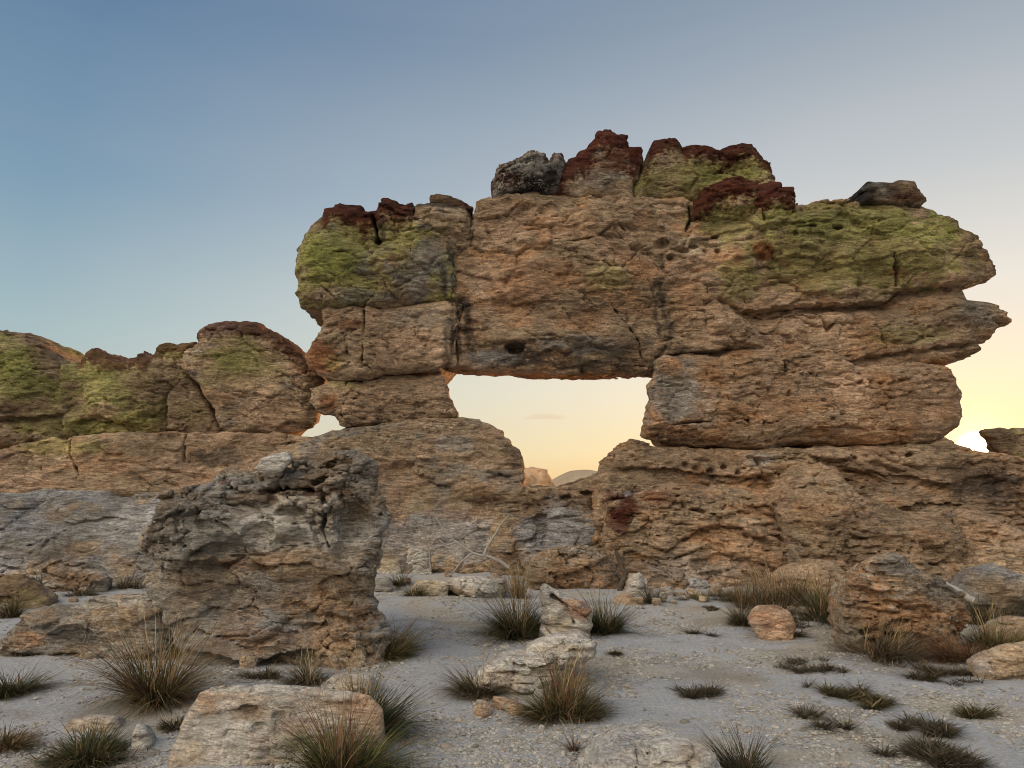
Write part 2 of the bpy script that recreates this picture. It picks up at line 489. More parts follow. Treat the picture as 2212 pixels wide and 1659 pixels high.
# ------------------------------------------------------------------ rock builder
def rock_mesh(name, outline, D, T, r=0.5, vox=0.03, seed=1, tilt=0.0, tiltz=None, back=None, zmin=-0.25, amp=0.10, freq=1.1,
              strata=0.06, sfreq=2.6, flakes=0.030, cells=0.03, cfreq=1.1, fine=0.015, relief=(), ledges=(), cracks=(), pits=(),
              rough_edge=0.62, tap=0.0, base=('tan', 'peach', 'brown'), patches=(), caps=(), mat=None, plane=None, crag=0.0, tapers=()):
    Dp = plane if plane else D + min(r, T / 2) * 0.7
    ox, oz = U([p[0] for p in outline], [p[1] for p in outline], Dp)
    oz = np.maximum(oz, zmin)
    pad = 5 * vox + amp * 0.8
    x0, x1 = ox.min() - pad, ox.max() + pad
    z0, z1 = oz.min() - pad, oz.max() + pad
    xs = np.arange(x0, x1, vox); zs = np.arange(z0, z1, vox)
    X, Z = np.meshgrid(xs, zs, indexing='ij')
    d2 = poly_sdf(X, Z, ox, oz)
    # ---- front face relief
    calm = 1 - 0.85 * smooth(-0.3, 0.25, fbm(X * 0.55 + 11, 0 * X + seed, Z * 0.9, 3, seed + 91))
    flakes_, cells_, strata_ = flakes, cells, strata
    flakes, cells, strata = flakes * calm, cells * (0.4 + 0.6 * calm), strata * (0.5 + 0.5 * calm)
    tz = tiltz if tiltz is not None else oz.max()
    front = D + tilt * (Z - tz)
    nb = fbm(X * freq * 0.8, 0 * X + seed, Z * freq, 3, seed)
    front += amp * 0.9 * nb
    # horizontal bedding: saw-toothed layers, each with a sharp lip
    def saw(sc, sd, sharp=0.18):
        ph = Z * sc + 0.9 * fbm(X * 0.7, 0 * X, Z * 0.9, 3, sd) + 0.25 * noise(X * 3.1, 0 * X, Z * 2, sd + 5)
        f = ph - np.floor(ph)
        rid = np.floor(ph)
        return np.where(f < sharp, 1 - f / sharp, (f - sharp) / (1 - sharp)), rid
    s1, _ = saw(sfreq, seed + 11)
    mk = smooth(-0.35, 0.35, fbm(X * 0.9, 0 * X + 3, Z * 1.1, 3, seed + 13))
    front += strata * (s1 - 0.5) * mk
    s2, _ = saw(sfreq * 3.1, seed + 17, 0.25)
    mk2 = smooth(-0.2, 0.4, fbm(X * 1.5, 0 * X + 7, Z * 1.7, 3, seed + 19))
    front += strata * 0.45 * (s2 - 0.5) * mk2
    # broken plates
    wx, wz = X + 0.25 * noise(X * 1.7, 0 * X, Z * 1.7, seed + 21), Z + 0.16 * noise(X * 1.9, 0 * X + 4, Z * 1.9, seed + 22)
    f1, f2, cid, tl = worley(wx * cfreq, wz * cfreq * 2.2, seed)
    jm = smooth(-0.25, 0.25, fbm(X * 0.7 + 4, 0 * X + seed, Z * 0.8, 2, seed + 93))
    front += cells * 2.0 * (cid - 0.5) + cells * 2.2 * tl + (cells * 1.2 + 0.05 * jm) * smooth(0.07, 0.0, f2 - f1)
    g1, g2, gid, gt = worley(wx * cfreq * 2.7 + 3, wz * cfreq * 7.5, seed + 5)
    front += flakes * 1.6 * (gid - 0.5) + flakes * 2.0 * gt + flakes * 1.5 * smooth(0.12, 0.0, g2 - g1)
    h1, h2, hid, ht = worley(wx * cfreq * 6.5 + 3, wz * cfreq * 19, seed + 6)
    front += (flakes * 0.7 * (hid - 0.5) + flakes * 0.9 * ht) * smooth(-0.3, 0.3, fbm(X * 1.2, 0 * X + 5, Z * 1.4, 3, seed + 23))
    for cx, cz, rx, ry, a in relief:
        cxw, czw = U(cx, cz, D); k = D / FPX
        e = np.sqrt(((X - cxw) / (rx * k)) ** 2 + ((Z - czw) / (ry * k)) ** 2) + 0.15 * nb
        front -= a * smooth(1.1, 0.35, e)
    for ln, a, h in ledges:
        lx, lz = U([p[0] for p in ln], [p[1] for p in ln], D)
        zl = np.interp(X, lx, lz) + 0.05 * noise(X * 2.5, 0 * X, 0 * X + 2, seed + 31) + 0.03 * noise(X * 7, 0 * X, 0 * X, seed + 32)
        s = zl - Z
        fade = smooth(lx[0] - 0.15, lx[0] + 0.25, X) * smooth(lx[-1] + 0.15, lx[-1] - 0.25, X)
        front += a * np.where(s > 0, np.exp(-s / h), 0) * fade
    yb0 = (back if back else D + T)
    ny0 = min(front[d2 < 0].min(), D) - pad if (d2 < 0).any() else D - pad
    ys = np.arange(ny0, yb0 + pad, vox)
    Y = ys[None, :, None].astype(np.float32)
    a = (d2[:, None, :] + r).astype(np.float32) + np.zeros_like(Y)
    if tap:
        a += np.float32(tap) * np.maximum(Y - np.float32(D + r * 0.6), 0)
    for ln, k in tapers:
        lx, lz = U([p[0] for p in ln], [p[1] for p in ln], Dp)
        wgt = smooth(0.9, 0.15, line_dist(X, Z, lx, lz))[:, None, :].astype(np.float32)
        a += wgt * np.float32(k) * np.maximum(Y - np.float32(D + r * 0.6), 0)
    b = np.maximum(front[:, None, :].astype(np.float32) - Y, Y - np.float32(yb0)) + np.float32(r)
    Fd = np.minimum(np.maximum(a, b), 0) + np.hypot(np.maximum(a, 0), np.maximum(b, 0)) - np.float32(r)
    del a, b
    band = np.abs(Fd) < (amp * 1.6 + 0.10)
    I, J, K = np.nonzero(band)
    bx, by, bz = xs[I].astype(np.float32), ys[J].astype(np.float32), zs[K].astype(np.float32)
    nn = amp * 0.8 * rough_edge * noise(bx * 1.5, by * 1.5, bz * 2.2, seed + 41)
    nn += amp * 0.55 * rough_edge * (2 * np.abs(noise(bx * 2.4, by * 2.4, bz * 6.5, seed + 43)) - 0.6)
    nn += 0.30 * amp * rough_edge * (2 * np.abs(noise(bx * 5.5, by * 5.5, bz * 14, seed + 44)) - 0.6)
    Fd[I, J, K] += nn
    for ln, wdt, dep in cracks:
        lx, lz = U([p[0] for p in ln], [p[1] for p in ln], D)
        cd = line_dist(X, Z, lx, lz) + 0.03 * noise(X * 5, 0 * X, Z * 5, seed + 51)
        wv = wdt * (0.75 + 0.5 * noise(X * 3, 0 * X + 8, Z * 3, seed + 52))
        dd = (Y - front[:, None, :]) / dep
        cut = cd[:, None, :] - np.maximum(wv, 0.01)[:, None, :] * np.clip(1 - dd * 0.7, 0.3, 1)
        cut = np.maximum(cut, (Y - front[:, None, :]) - dep)
        Fd = np.maximum(Fd, -cut.astype(np.float32))
    for cx, cz, rx, ry, dep in pits:
        cxw, czw = U(cx, cz, D); k = D / FPX
        i = min(max(int((cxw - x0) / vox), 0), len(xs) - 1); kk = min(max(int((czw - z0) / vox), 0), len(zs) - 1)
        yf = front[i, kk]
        e = np.sqrt(((X - cxw) / (rx * k)) ** 2 + ((Z - czw) / (ry * k)) ** 2)[:, None, :] + 0.0
        e = np.sqrt(e ** 2 + ((Y - yf) / dep) ** 2) + 0.2 * noise(X * 6, 0 * X, Z * 6, seed + 61)[:, None, :]
        Fd = np.maximum(Fd, ((1 - e) * min(rx, ry) * k).astype(np.float32))
    Fd[0], Fd[-1] = 1, 1; Fd[:, 0], Fd[:, -1] = 1, 1; Fd[:, :, 0], Fd[:, :, -1] = 1, 1
    V, Q = surfnet(Fd, (x0, ny0, z0), vox)
    # keep the one body: drop crumbs that the relief cut loose
    lab = np.arange(len(V))
    for _ in range(60):
        mn = lab[Q].min(1); new = lab.copy()
        for k in range(4):
            np.minimum.at(new, Q[:, k], mn)
        new = new[new]
        if (new == lab).all(): break
        lab = new
    keepv = lab == np.bincount(lab).argmax()
    Q = Q[keepv[Q].all(1)]
    rem = np.cumsum(keepv) - 1
    V, Q = V[keepv], rem[Q].astype(np.int32)
    N = normals_of(V, Q)
    x, y, z = V[:, 0], V[:, 1], V[:, 2]
    dsp = fine * (1 - 2 * np.abs(noise(x * 3.0, y * 3.0, z * 9.5, seed + 71)))
    dsp += fine * 0.8 * noise(x * 6.5, y * 6.5, z * 18, seed + 73)
    dsp -= fine * 1.2 * smooth(0.45, 0.7, noise(x * 5.2, y * 5.2, z * 6.5, seed + 75))
    if crag:
        dsp += crag * (0.5 - 1.6 * np.abs(noise(x * 5.5, y * 5.5, z * 6.5, seed + 77))) + crag * 0.6 * (0.5 - 1.6 * np.abs(noise(x * 12, y * 12, z * 14, seed + 78)))
        dsp -= crag * 1.3 * smooth(0.15, 0.5, noise(x * 7.3, y * 7.3, z * 8.5, seed + 79))
    calm3 = 1 - 0.8 * smooth(-0.3, 0.25, fbm(x * 0.55 + 11, 0 * x + seed, z * 0.9, 3, seed + 91))
    V = V + N * (dsp * calm3)[:, None].astype(np.float32)
    # column top, for crusts that grow on the crest
    tops = np.where(d2 < 0, Z, -9).max(1)
    col = colorize(V, base, patches, seed, lambda q: np.interp(q, xs, tops), caps)
    return V, Q, col

TOTAL = [0]
def rock(name, outline, D, T, label=None, cat='rock', group=None, parent=None, mat=None, loc=None, **kw):
    V, Q, col = rock_mesh(name, outline, D, T, **kw)
    TOTAL[0] += len(V)
    if parent is not None:
        o_ = np.array(parent.location, np.float32)
        me = mesh_from(name, V - o_, Q, mat or M_ROCK, col)
        return link(name, me, (0, 0, 0), parent)
    lo, hi = V.min(0), V.max(0)
    if loc is None: loc = ((lo[0] + hi[0]) / 2, (lo[1] + hi[1]) / 2, max(lo[2], 0))
    me = mesh_from(name, V - np.array(loc, np.float32), Q, mat or M_ROCK, col)
    o = link(name, me, loc)
    if label: tag(o, label, cat, group)
    return o

# ================================================================== THE ROCK ARCH
arch = empty('rock_arch', (3.0, 15.5, 0), 'massive layered sandstone arch with a wide rectangular opening through it', 'rock arch')
UP = ('tan', 'peach', 'brown', 'olive')
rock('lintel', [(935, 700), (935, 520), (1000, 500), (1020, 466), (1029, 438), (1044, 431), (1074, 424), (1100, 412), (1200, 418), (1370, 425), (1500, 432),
     (1530, 425), (1715, 438), (1762, 430), (1786, 430), (1788, 440), (1802, 438), (1859, 430), (1990, 440), (2021, 458), (2065, 480),
     (2073, 493), (2090, 499), (2106, 523), (2114, 535), (2126, 541), (2146, 576), (2152, 592), (2126, 604), (2096, 620), (2094, 646),
     (2120, 649), (2146, 656), (2171, 673), (2179, 695), (2160, 705), (2138, 731), (2098, 744), (2120, 752), (2092, 770), (2051, 786),
     (1964, 792), (1843, 806), (1700, 812), (1600, 810), (1500, 806), (1400, 801), (1300, 806), (1200, 807), (1100, 804), (1040, 800), (975, 796), (940, 775)],
     15.0, 2.6, parent=arch, seed=3, r=0.34, tapers=[([(960, 803), (1200, 808), (1410, 803)], 0.10)], amp=0.13, strata=0.10, sfreq=1.7, cells=0.05, cfreq=0.75, base=('tan', 'peach', 'brown', 'orange'),
     ledges=[([(1600, 672), (1721, 660), (1843, 655), (1924, 648), (1950, 622), (2045, 612), (2160, 598)], 0.42, 0.35),
             ([(1420, 770), (1600, 752), (1700, 762)], 0.30, 0.2), ([(1560, 640), (1700, 600), (1900, 560), (2100, 545)], 0.07, 0.3),
             ([(1480, 520), (1600, 500), (1700, 490)], 0.10, 0.2), ([(1760, 795), (1900, 765), (2110, 735)], 0.28, 0.15),
             ([(1000, 745), (1200, 735), (1400, 755)], 0.10, 0.6), ([(1150, 500), (1300, 480), (1420, 500)], 0.08, 0.2)],
     relief=[(1180, 560, 170, 120, 0.18), (1800, 520, 320, 90, 0.22), (1300, 470, 90, 50, 0.15), (1560, 720, 90, 60, 0.1), (2000, 560, 130, 60, 0.15),
             (1720, 700, 60, 30, 0.10), (1800, 695, 50, 35, 0.12), (1900, 690, 60, 40, 0.10), (1250, 730, 260, 40, 0.12)],
     cracks=[([(1920, 555), (1936, 590), (1938, 616)], 0.05, 0.4), ([(1640, 460), (1655, 500)], 0.025, 0.25), ([(1310, 640), (1380, 740), (1395, 790)], 0.02, 0.2),
             ([(1215, 530), (1290, 515), (1330, 480), (1370, 520), (1380, 560)], 0.02, 0.15), ([(1000, 660), (985, 730), (990, 790)], 0.03, 0.2),
             ([(1780, 680), (1790, 715), (1810, 690)], 0.03, 0.2), ([(1480, 500), (1495, 470), (1490, 440)], 0.04, 0.35)],
     pits=[(1430, 525, 20, 14, .3), (1475, 540, 18, 9, .25), (1500, 530, 14, 8, .25), (1525, 540, 9, 8, .2), (1550, 542, 9, 7, .2), (1545, 510, 10, 5, .2),
           (1745, 496, 12, 6, .25), (1803, 498, 14, 6, .25), (1712, 509, 7, 4, .2), (1112, 752, 22, 13, .35), (1640, 560, 14, 12, .12), (1450, 555, 10, 8, .2)],
     patches=[(1860, 530, 330, 125, 'olive', .65), (1640, 480, 200, 45, 'olive', 0.72), (1850, 480, 240, 60, 'lichen', 0.53), (1700, 540, 150, 50, 'olive', 0.64), (1950, 560, 190, 60, 'olive', 0.68),
              (1840, 590, 280, 50, 'olive', 0.59), (2000, 490, 90, 45, 'lichen', 0.51), (1600, 600, 70, 60, 'olive', 0.59), (1560, 720, 130, 60, 'peach', .6),
              (1480, 640, 60, 60, 'orange', .5), (1240, 480, 90, 50, 'orange', .35), (1180, 600, 120, 60, 'orange', .5), (1120, 640, 80, 50, 'rust', .35),
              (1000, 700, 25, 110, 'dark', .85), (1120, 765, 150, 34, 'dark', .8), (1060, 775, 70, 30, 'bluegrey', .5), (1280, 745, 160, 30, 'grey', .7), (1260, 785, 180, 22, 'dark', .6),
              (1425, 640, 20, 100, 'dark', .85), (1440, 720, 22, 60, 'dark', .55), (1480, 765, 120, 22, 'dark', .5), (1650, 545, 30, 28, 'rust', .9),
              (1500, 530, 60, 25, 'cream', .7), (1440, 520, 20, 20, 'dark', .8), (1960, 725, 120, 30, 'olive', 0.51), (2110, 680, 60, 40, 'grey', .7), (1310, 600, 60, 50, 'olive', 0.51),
              (1940, 590, 40, 14, 'rust', .5), (2060, 700, 80, 20, 'brown', .6), (1250, 660, 260, 40, 'brown', .35), (1700, 690, 140, 60, 'peach', .5), (1180, 818, 300, 13, 'painted_glow', 1.0), (1740, 690, 90, 30, 'peach', .6)],  # orange strip along the lintel underside paints the sun's glow into the colour
     caps=[(2050, 2160, 0.25, 'brown', .8)])
rock('side_block', [(647, 660), (640, 629), (642, 596), (635, 591), (638, 560), (647, 532), (654, 528), (661, 504), (668, 494), (697, 473), (702, 454), (718, 450), (725, 443),
     (782, 442), (787, 457), (812, 457), (819, 442), (829, 431), (850, 436), (874, 447), (880, 442), (890, 440), (892, 452), (902, 442), (932, 438), (1005, 444), (1018, 462),
     (1015, 500), (985, 520), (982, 580), (990, 648), (965, 646), (819, 662), (760, 655), (723, 664), (685, 667)],
     14.62, 2.4, parent=arch, seed=5, r=0.42, amp=0.11, strata=0.07, base=('tan', 'olive', 'brown', 'grey'),
     cracks=[([(800, 455), (812, 490), (815, 520)], 0.07, 0.5), ([(640, 597), (690, 612), (735, 655)], 0.025, 0.2), ([(893, 445), (888, 480)], 0.05, 0.4)],
     relief=[(720, 545, 80, 80, 0.15), (880, 540, 70, 70, 0.1), (700, 640, 60, 25, 0.1)],
     ledges=[([(640, 600), (700, 605), (760, 595)], 0.06, 0.1), ([(780, 590), (870, 580), (960, 600)], 0.05, 0.15)],
     patches=[(720, 545, 105, 75, 'lichen', 0.81), (690, 560, 60, 55, 'lichen', 0.68), (780, 510, 60, 60, 'olive', 0.59), (860, 540, 70, 60, 'olive', 0.51), (760, 640, 110, 22, 'grey', .6),
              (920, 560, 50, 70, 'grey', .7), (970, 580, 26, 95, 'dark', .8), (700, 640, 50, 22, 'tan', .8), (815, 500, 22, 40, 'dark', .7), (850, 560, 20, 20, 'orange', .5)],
     caps=[(690, 895, 0.7, 'red', .95), (890, 1030, 0.15, 'dark', .7), (640, 690, 0.2, 'brown', .7)])
rock('side_block', [(693, 664), (696, 702), (678, 740), (661, 771), (668, 792), (686, 806), (721, 818), (797, 815), (832, 804), (950, 800), (978, 770), (985, 700), (985, 650), (965, 652), (819, 668), (760, 660)],
     14.82, 2.2, parent=arch, seed=7, r=0.2, amp=0.07, strata=0.08, sfreq=2.4, base=('tan', 'peach', 'brown'),
     cracks=[([(785, 668), (785, 710), (783, 780)], 0.035, 0.4), ([(742, 700), (748, 760)], 0.02, 0.15)],
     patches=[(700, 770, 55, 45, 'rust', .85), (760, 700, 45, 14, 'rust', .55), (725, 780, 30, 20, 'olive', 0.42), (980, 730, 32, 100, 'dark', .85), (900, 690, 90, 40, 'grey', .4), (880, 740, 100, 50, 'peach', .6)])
rock('side_block', [(700, 830), (716, 824), (800, 822), (834, 812), (957, 806), (971, 841), (973, 857), (985, 879), (992, 896), (990, 903), (900, 908), (797, 918), (745, 922), (736, 919),
     (731, 908), (724, 896), (690, 893), (668, 868), (670, 838)],
     15.0, 1.9, parent=arch, seed=9, r=0.2, tapers=[([(958, 806), (973, 850), (992, 900)], 0.16), ([(687, 838), (690, 890)], 0.1)], amp=0.06, strata=0.07, base=('tan', 'peach', 'brown'),
     cracks=[([(745, 822), (748, 860), (735, 905)], 0.025, 0.25)],
     patches=[(712, 870, 28, 24, 'rust', .8), (740, 830, 50, 14, 'olive', 0.51), (870, 860, 110, 35, 'peach', .5)])
rock('pillar', [(1416, 776), (1440, 766), (1520, 766), (1600, 752), (1720, 740), (1800, 755), (1843, 790), (1964, 786), (2045, 784), (2053, 806), (2065, 818), (2079, 855), (2081, 891), (2073, 920), (2041, 942),
     (2013, 956), (1964, 962), (1843, 962), (1721, 960), (1648, 972), (1600, 968), (1418, 958), (1390, 954), (1379, 945), (1384, 916), (1391, 883), (1399, 855), (1395, 831), (1406, 814), (1408, 786)],
     14.7, 2.8, parent=arch, seed=11, r=0.48, tapers=[([(1410, 790), (1397, 850), (1379, 945)], 0.30)], amp=0.09, strata=0.05, sfreq=2.2, cells=0.025, base=('peach', 'orange', 'tan'),
     cracks=[([(1680, 742), (1690, 780), (1700, 792)], 0.02, 0.2), ([(1618, 905), (1622, 955)], 0.02, 0.2), ([(1450, 918), (1520, 910), (1616, 908)], 0.02, 0.2)],
     ledges=[([(1640, 955), (1730, 935), (1830, 915), (1880, 930)], 0.12, 0.2), ([(1440, 945), (1600, 950), (1650, 960)], 0.08, 0.3)],
     pits=[(1700 + 13 * k + (k % 3) * 3, 800 + (k * 7 % 5) * 2, 5 + k % 3, 4, .15) for k in range(5)] + [(1858, 826, 7, 5, .15), (1880, 826, 6, 6, .15), (1905, 827, 8, 5, .15), (1933, 825, 7, 6, .15), (1948, 822, 5, 5, .15),
           (1770, 918, 8, 4, .1), (1745, 925, 6, 4, .1), (1800, 905, 7, 4, .1), (1820, 895, 6, 4, .1), (1705, 850, 6, 8, .1), (1780, 865, 9, 3, .1), (1560, 860, 6, 4, .08)],
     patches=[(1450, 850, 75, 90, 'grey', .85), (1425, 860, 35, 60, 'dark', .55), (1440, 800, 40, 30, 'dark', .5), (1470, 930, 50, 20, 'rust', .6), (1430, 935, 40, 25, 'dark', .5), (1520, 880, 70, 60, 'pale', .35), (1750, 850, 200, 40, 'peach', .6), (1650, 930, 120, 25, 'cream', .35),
              (1800, 890, 230, 55, 'orange', .35), (2000, 860, 70, 70, 'peach', .6), (1800, 895, 60, 14, 'cream', .4)])
rock('base_ledge', [(1292, 1012), (1296, 997), (1317, 972), (1341, 951), (1371, 947), (1420, 966), (1650, 974), (1843, 966), (2010, 958), (2041, 946), (2057, 960), (2102, 974), (2150, 978), (2212, 992), (2460, 1015),
     (2480, 1420), (1270, 1420), (1280, 1040)],
     14.75, 2.9, parent=arch, seed=13, r=0.3, tapers=[([(1371, 950), (1341, 951), (1296, 1000), (1275, 1150)], 0.3), ([(2041, 946), (2102, 974), (2150, 978), (2300, 1000)], 0.3)], tilt=0.28, amp=0.12, strata=0.16, sfreq=2.3, cells=0.06, cfreq=0.8, flakes=0.05, base=('tan', 'peach', 'brown', 'orange'),
     ledges=[([(1330, 1010), (1450, 1015), (1600, 1030), (1720, 1020)], 0.18, 0.25), ([(1820, 1010), (1950, 1030), (2050, 1050)], 0.15, 0.3), ([(1870, 1100), (2000, 1085), (2060, 1090)], 0.2, 0.2)],
     pits=[(1478, 1005, 8, 6, .2), (1500, 1012, 9, 7, .2), (1530, 1018, 10, 7, .2), (1560, 1010, 8, 6, .2), (1590, 1022, 8, 5, .2), (1590, 985, 5, 4, .15), (1615, 990, 6, 4, .15), (1830, 985, 6, 4, .15), (1850, 990, 5, 4, .15), (1930, 980, 7, 5, .2), (1960, 982, 8, 6, .2), (1905, 985, 5, 4, .15),
           (1640, 1050, 30, 10, .25), (1700, 1045, 18, 18, .35)],
     patches=[(1360, 1100, 45, 55, 'red', .95), (1330, 1085, 30, 40, 'red', .8), (1430, 1070, 40, 18, 'rust', .6), (1345, 1065, 30, 10, 'bluegrey', .8), (1640, 990, 45, 18, 'pale', .7), (1560, 985, 90, 20, 'orange', .4),
              (1900, 1030, 120, 40, 'brown', .6), (2130, 1050, 110, 60, 'dark', .8), (2100, 1010, 120, 30, 'brown', .5), (1420, 1230, 180, 45, 'grey', .6), (1660, 1120, 25, 40, 'dark', .75), (1950, 1190, 160, 30, 'tan', .4)])
rock('base_block', [(1300, 1150), (1320, 1080), (1370, 1060), (1450, 1050), (1540, 1055), (1620, 1060), (1660, 1080), (1670, 1120), (1690, 1180), (1720, 1420), (1330, 1420), (1300, 1250)],
     13.55, 2.0, parent=arch, seed=15, r=0.55, tapers=[([(1330, 1060), (1300, 1150), (1300, 1300)], 0.35)], tilt=0.33, amp=0.13, strata=0.13, sfreq=2.5, cells=0.05, flakes=0.045, base=('tan', 'peach', 'brown', 'orange'),
     patches=[(1355, 1095, 40, 45, 'red', .95), (1340, 1130, 35, 40, 'red', .75), (1420, 1075, 55, 22, 'rust', .7), (1345, 1064, 30, 9, 'bluegrey', .8), (1500, 1080, 90, 30, 'tan', .5), (1470, 1230, 150, 45, 'grey', .6), (1540, 1150, 80, 40, 'orange', .45)])
rock('base_block', [(1670, 1100), (1700, 1060), (1740, 1010), (1775, 1000), (1810, 1010), (1825, 1050), (1860, 1080), (1900, 1090), (1960, 1110), (2020, 1110), (2050, 1130), (2055, 1180), (2050, 1420), (1690, 1420), (1675, 1200)],
     13.35, 2.0, parent=arch, seed=17, r=0.6, tilt=0.40, amp=0.13, strata=0.12, sfreq=2.4, cells=0.05, flakes=0.045, base=('tan', 'peach', 'brown', 'orange'),
     relief=[(1770, 1090, 80, 60, 0.18), (2000, 1150, 60, 40, 0.15)],
     patches=[(1770, 1060, 90, 60, 'cream', .45), (1770, 1100, 80, 50, 'orange', .4), (1820, 1170, 120, 40, 'tan', .6), (1700, 1190, 60, 40, 'grey', .4), (1950, 1180, 100, 40, 'peach', .5)])
rock('base_block', [(2055, 1180), (2062, 1110), (2110, 1095), (2160, 1110), (2200, 1160), (2260, 1180), (2420, 1200), (2440, 1420), (2050, 1420)],
     12.9, 2.2, parent=arch, seed=19, r=0.5, tilt=0.45, amp=0.13, strata=0.12, cells=0.05, flakes=0.045, base=('tan', 'peach', 'brown', 'grey'),
     patches=[(2060, 1190, 30, 80, 'bluegrey', .7), (2060, 1180, 20, 30, 'dark', .7), (2130, 1150, 60, 40, 'orange', .35)])
rock('base_ledge', [(640, 960), (680, 940), (702, 939), (750, 923), (900, 908), (990, 902), (1033, 907), (1068, 919), (1085, 929), (1087, 946), (1099, 948), (1104, 960), (1120, 973), (1128, 997), (1132, 1039),
     (1150, 1100), (1180, 1420), (520, 1420), (540, 1000)],
     14.95, 2.4, parent=arch, seed=21, r=0.3, tapers=[([(1033, 907), (1087, 946), (1128, 997), (1135, 1060)], 0.16)], tilt=0.14, amp=0.11, strata=0.10, sfreq=2.2, cells=0.03, flakes=0.03, base=('tan', 'peach', 'cream', 'grey'),
     ledges=[([(860, 1000), (960, 1005), (1000, 1010)], 0.05, 0.2), ([(1000, 1082), (1090, 1080)], 0.16, 0.1), ([(1055, 1030), (1120, 1026)], 0.15, 0.1)],
     relief=[(1040, 1060, 60, 24, 0.12)],
     patches=[(960, 1160, 220, 70, 'bluegrey', .75), (1040, 1062, 50, 20, 'orange', .55), (870, 990, 90, 20, 'peach', .6), (980, 960, 60, 25, 'bluegrey', .5), (1000, 1110, 90, 20, 'orange', .4), (1110, 980, 30, 40, 'brown', .5), (830, 1010, 60, 10, 'rust', .4)])
rock('saddle', [(1060, 1100), (1100, 1058), (1144, 1056), (1196, 1054), (1248, 1046), (1290, 1028), (1340, 1020), (1360, 1100), (1380, 1420), (1060, 1420)],
     14.95, 1.6, parent=arch, seed=23, r=0.3, tilt=0.42, amp=0.12, strata=0.10, sfreq=2.6, cells=0.04, base=('tan', 'brown', 'peach', 'grey'),
     cracks=[([(1190, 1060), (1195, 1080)], 0.02, 0.1)], pits=[(1220, 1075, 14, 6, .25), (1265, 1066, 16, 6, .25), (1150, 1065, 12, 5, .2), (1165, 1130, 16, 24, .15)],
     patches=[(1210, 1150, 130, 90, 'bluegrey', .95), (1170, 1075, 90, 25, 'brown', .6), (1250, 1130, 50, 40, 'bluegrey', .7)])
rock('cap_rock', [(1190, 430), (1196, 380), (1230, 340), (1257, 324), (1270, 317), (1286, 299), (1290, 284), (1318, 281), (1335, 290), (1355, 296), (1356, 321), (1383, 323), (1387, 341), (1384, 380), (1372, 400), (1370, 440)],
     15.0, 2.0, parent=arch, seed=25, r=0.3, amp=0.10, strata=0.06, base=('tan', 'brown', 'grey'),
     patches=[(1290, 395, 70, 25, 'grey', .5), (1305, 350, 30, 14, 'cream', .5), (1305, 298, 22, 14, 'bluegrey', .8), (1330, 345, 60, 25, 'red', .7)], caps=[(1190, 1392, 0.8, 'red', .95)])
rock('cap_rock', [(1368, 440), (1372, 400), (1392, 350), (1404, 331), (1404, 317), (1414, 302), (1450, 300), (1466, 302), (1476, 325), (1480, 310), (1499, 313), (1541, 320), (1551, 327), (1580, 312), (1600, 306),
     (1624, 310), (1644, 331), (1648, 347), (1667, 353), (1663, 373), (1667, 389), (1660, 440)],
     15.05, 2.0, parent=arch, seed=27, r=0.35, amp=0.10, strata=0.06, base=('olive', 'tan', 'brown'),
     cracks=[([(1476, 318), (1480, 340)], 0.03, 0.3), ([(1551, 320), (1556, 345)], 0.03, 0.3)],
     patches=[(1500, 375, 110, 45, 'olive', 0.72), (1560, 370, 80, 30, 'lichen', 0.51), (1430, 410, 50, 25, 'brown', .4)], caps=[(1395, 1560, 0.6, 'red', .95), (1550, 1675, 0.65, 'red', .95)])
rock('cap_rock', [(1496, 455), (1500, 430), (1520, 405), (1562, 396), (1567, 388), (1595, 381), (1618, 387), (1640, 397), (1667, 389), (1683, 393), (1691, 404), (1711, 406), (1716, 440), (1715, 470), (1500, 470)],
     14.75, 1.6, parent=arch, seed=29, r=0.28, amp=0.09, strata=0.05, base=('olive', 'tan', 'brown'), patches=[(1600, 455, 120, 18, 'olive', 0.68)], caps=[(1490, 1725, 0.75, 'red', .97)])

# loose boulders resting on the crest
rock('boulder', [(1070, 424), (1063, 392), (1075, 358), (1106, 350), (1128, 330), (1148, 325), (1172, 330), (1186, 345), (1196, 330), (1212, 332), (1222, 345), (1215, 380), (1206, 420), (1150, 424)],
     14.75, 1.6, 'dark grey crusted boulder perched on top of the arch, red spots on its face', 'boulder', mat=M_BOULDER, seed=31, r=0.5, amp=0.13, strata=0.03, flakes=0.05, base=('grey', 'dark', 'dark'), zmin=5, crag=0.03,
     patches=[(1090, 390, 40, 40, 'red', .6), (1150, 360, 40, 30, 'grey', .7), (1180, 400, 40, 25, 'dark', .8)], caps=[(1060, 1225, 0.15, 'red', .7)])
rock('flat_stone', [(927, 427), (931, 421), (950, 420), (975, 424), (1000, 434), (1022, 448), (1018, 451), (985, 444), (932, 439)],
     14.9, 0.9, 'thin flat red-brown stone lying on the crest at the left end of the arch', 'stone', seed=33, r=0.07, amp=0.03, strata=0.01, flakes=0.01, cells=0.01, fine=0.008, vox=0.022, zmin=5, base=('red', 'brown', 'dark'))
rock('boulder', [(1862, 440), (1861, 418), (1877, 414), (1863, 412), (1865, 404), (1875, 395), (1928, 393), (1940, 386), (1976, 389), (1984, 410), (2003, 426), (2001, 434), (1990, 446)],
     14.9, 1.3, 'ragged dark grey knob of rock standing alone on the green right shoulder of the arch', 'boulder', seed=35, r=0.2, amp=0.07, vox=0.03, zmin=5, base=('brown', 'dark', 'grey'),
     patches=[(1960, 425, 45, 16, 'red', .6)])
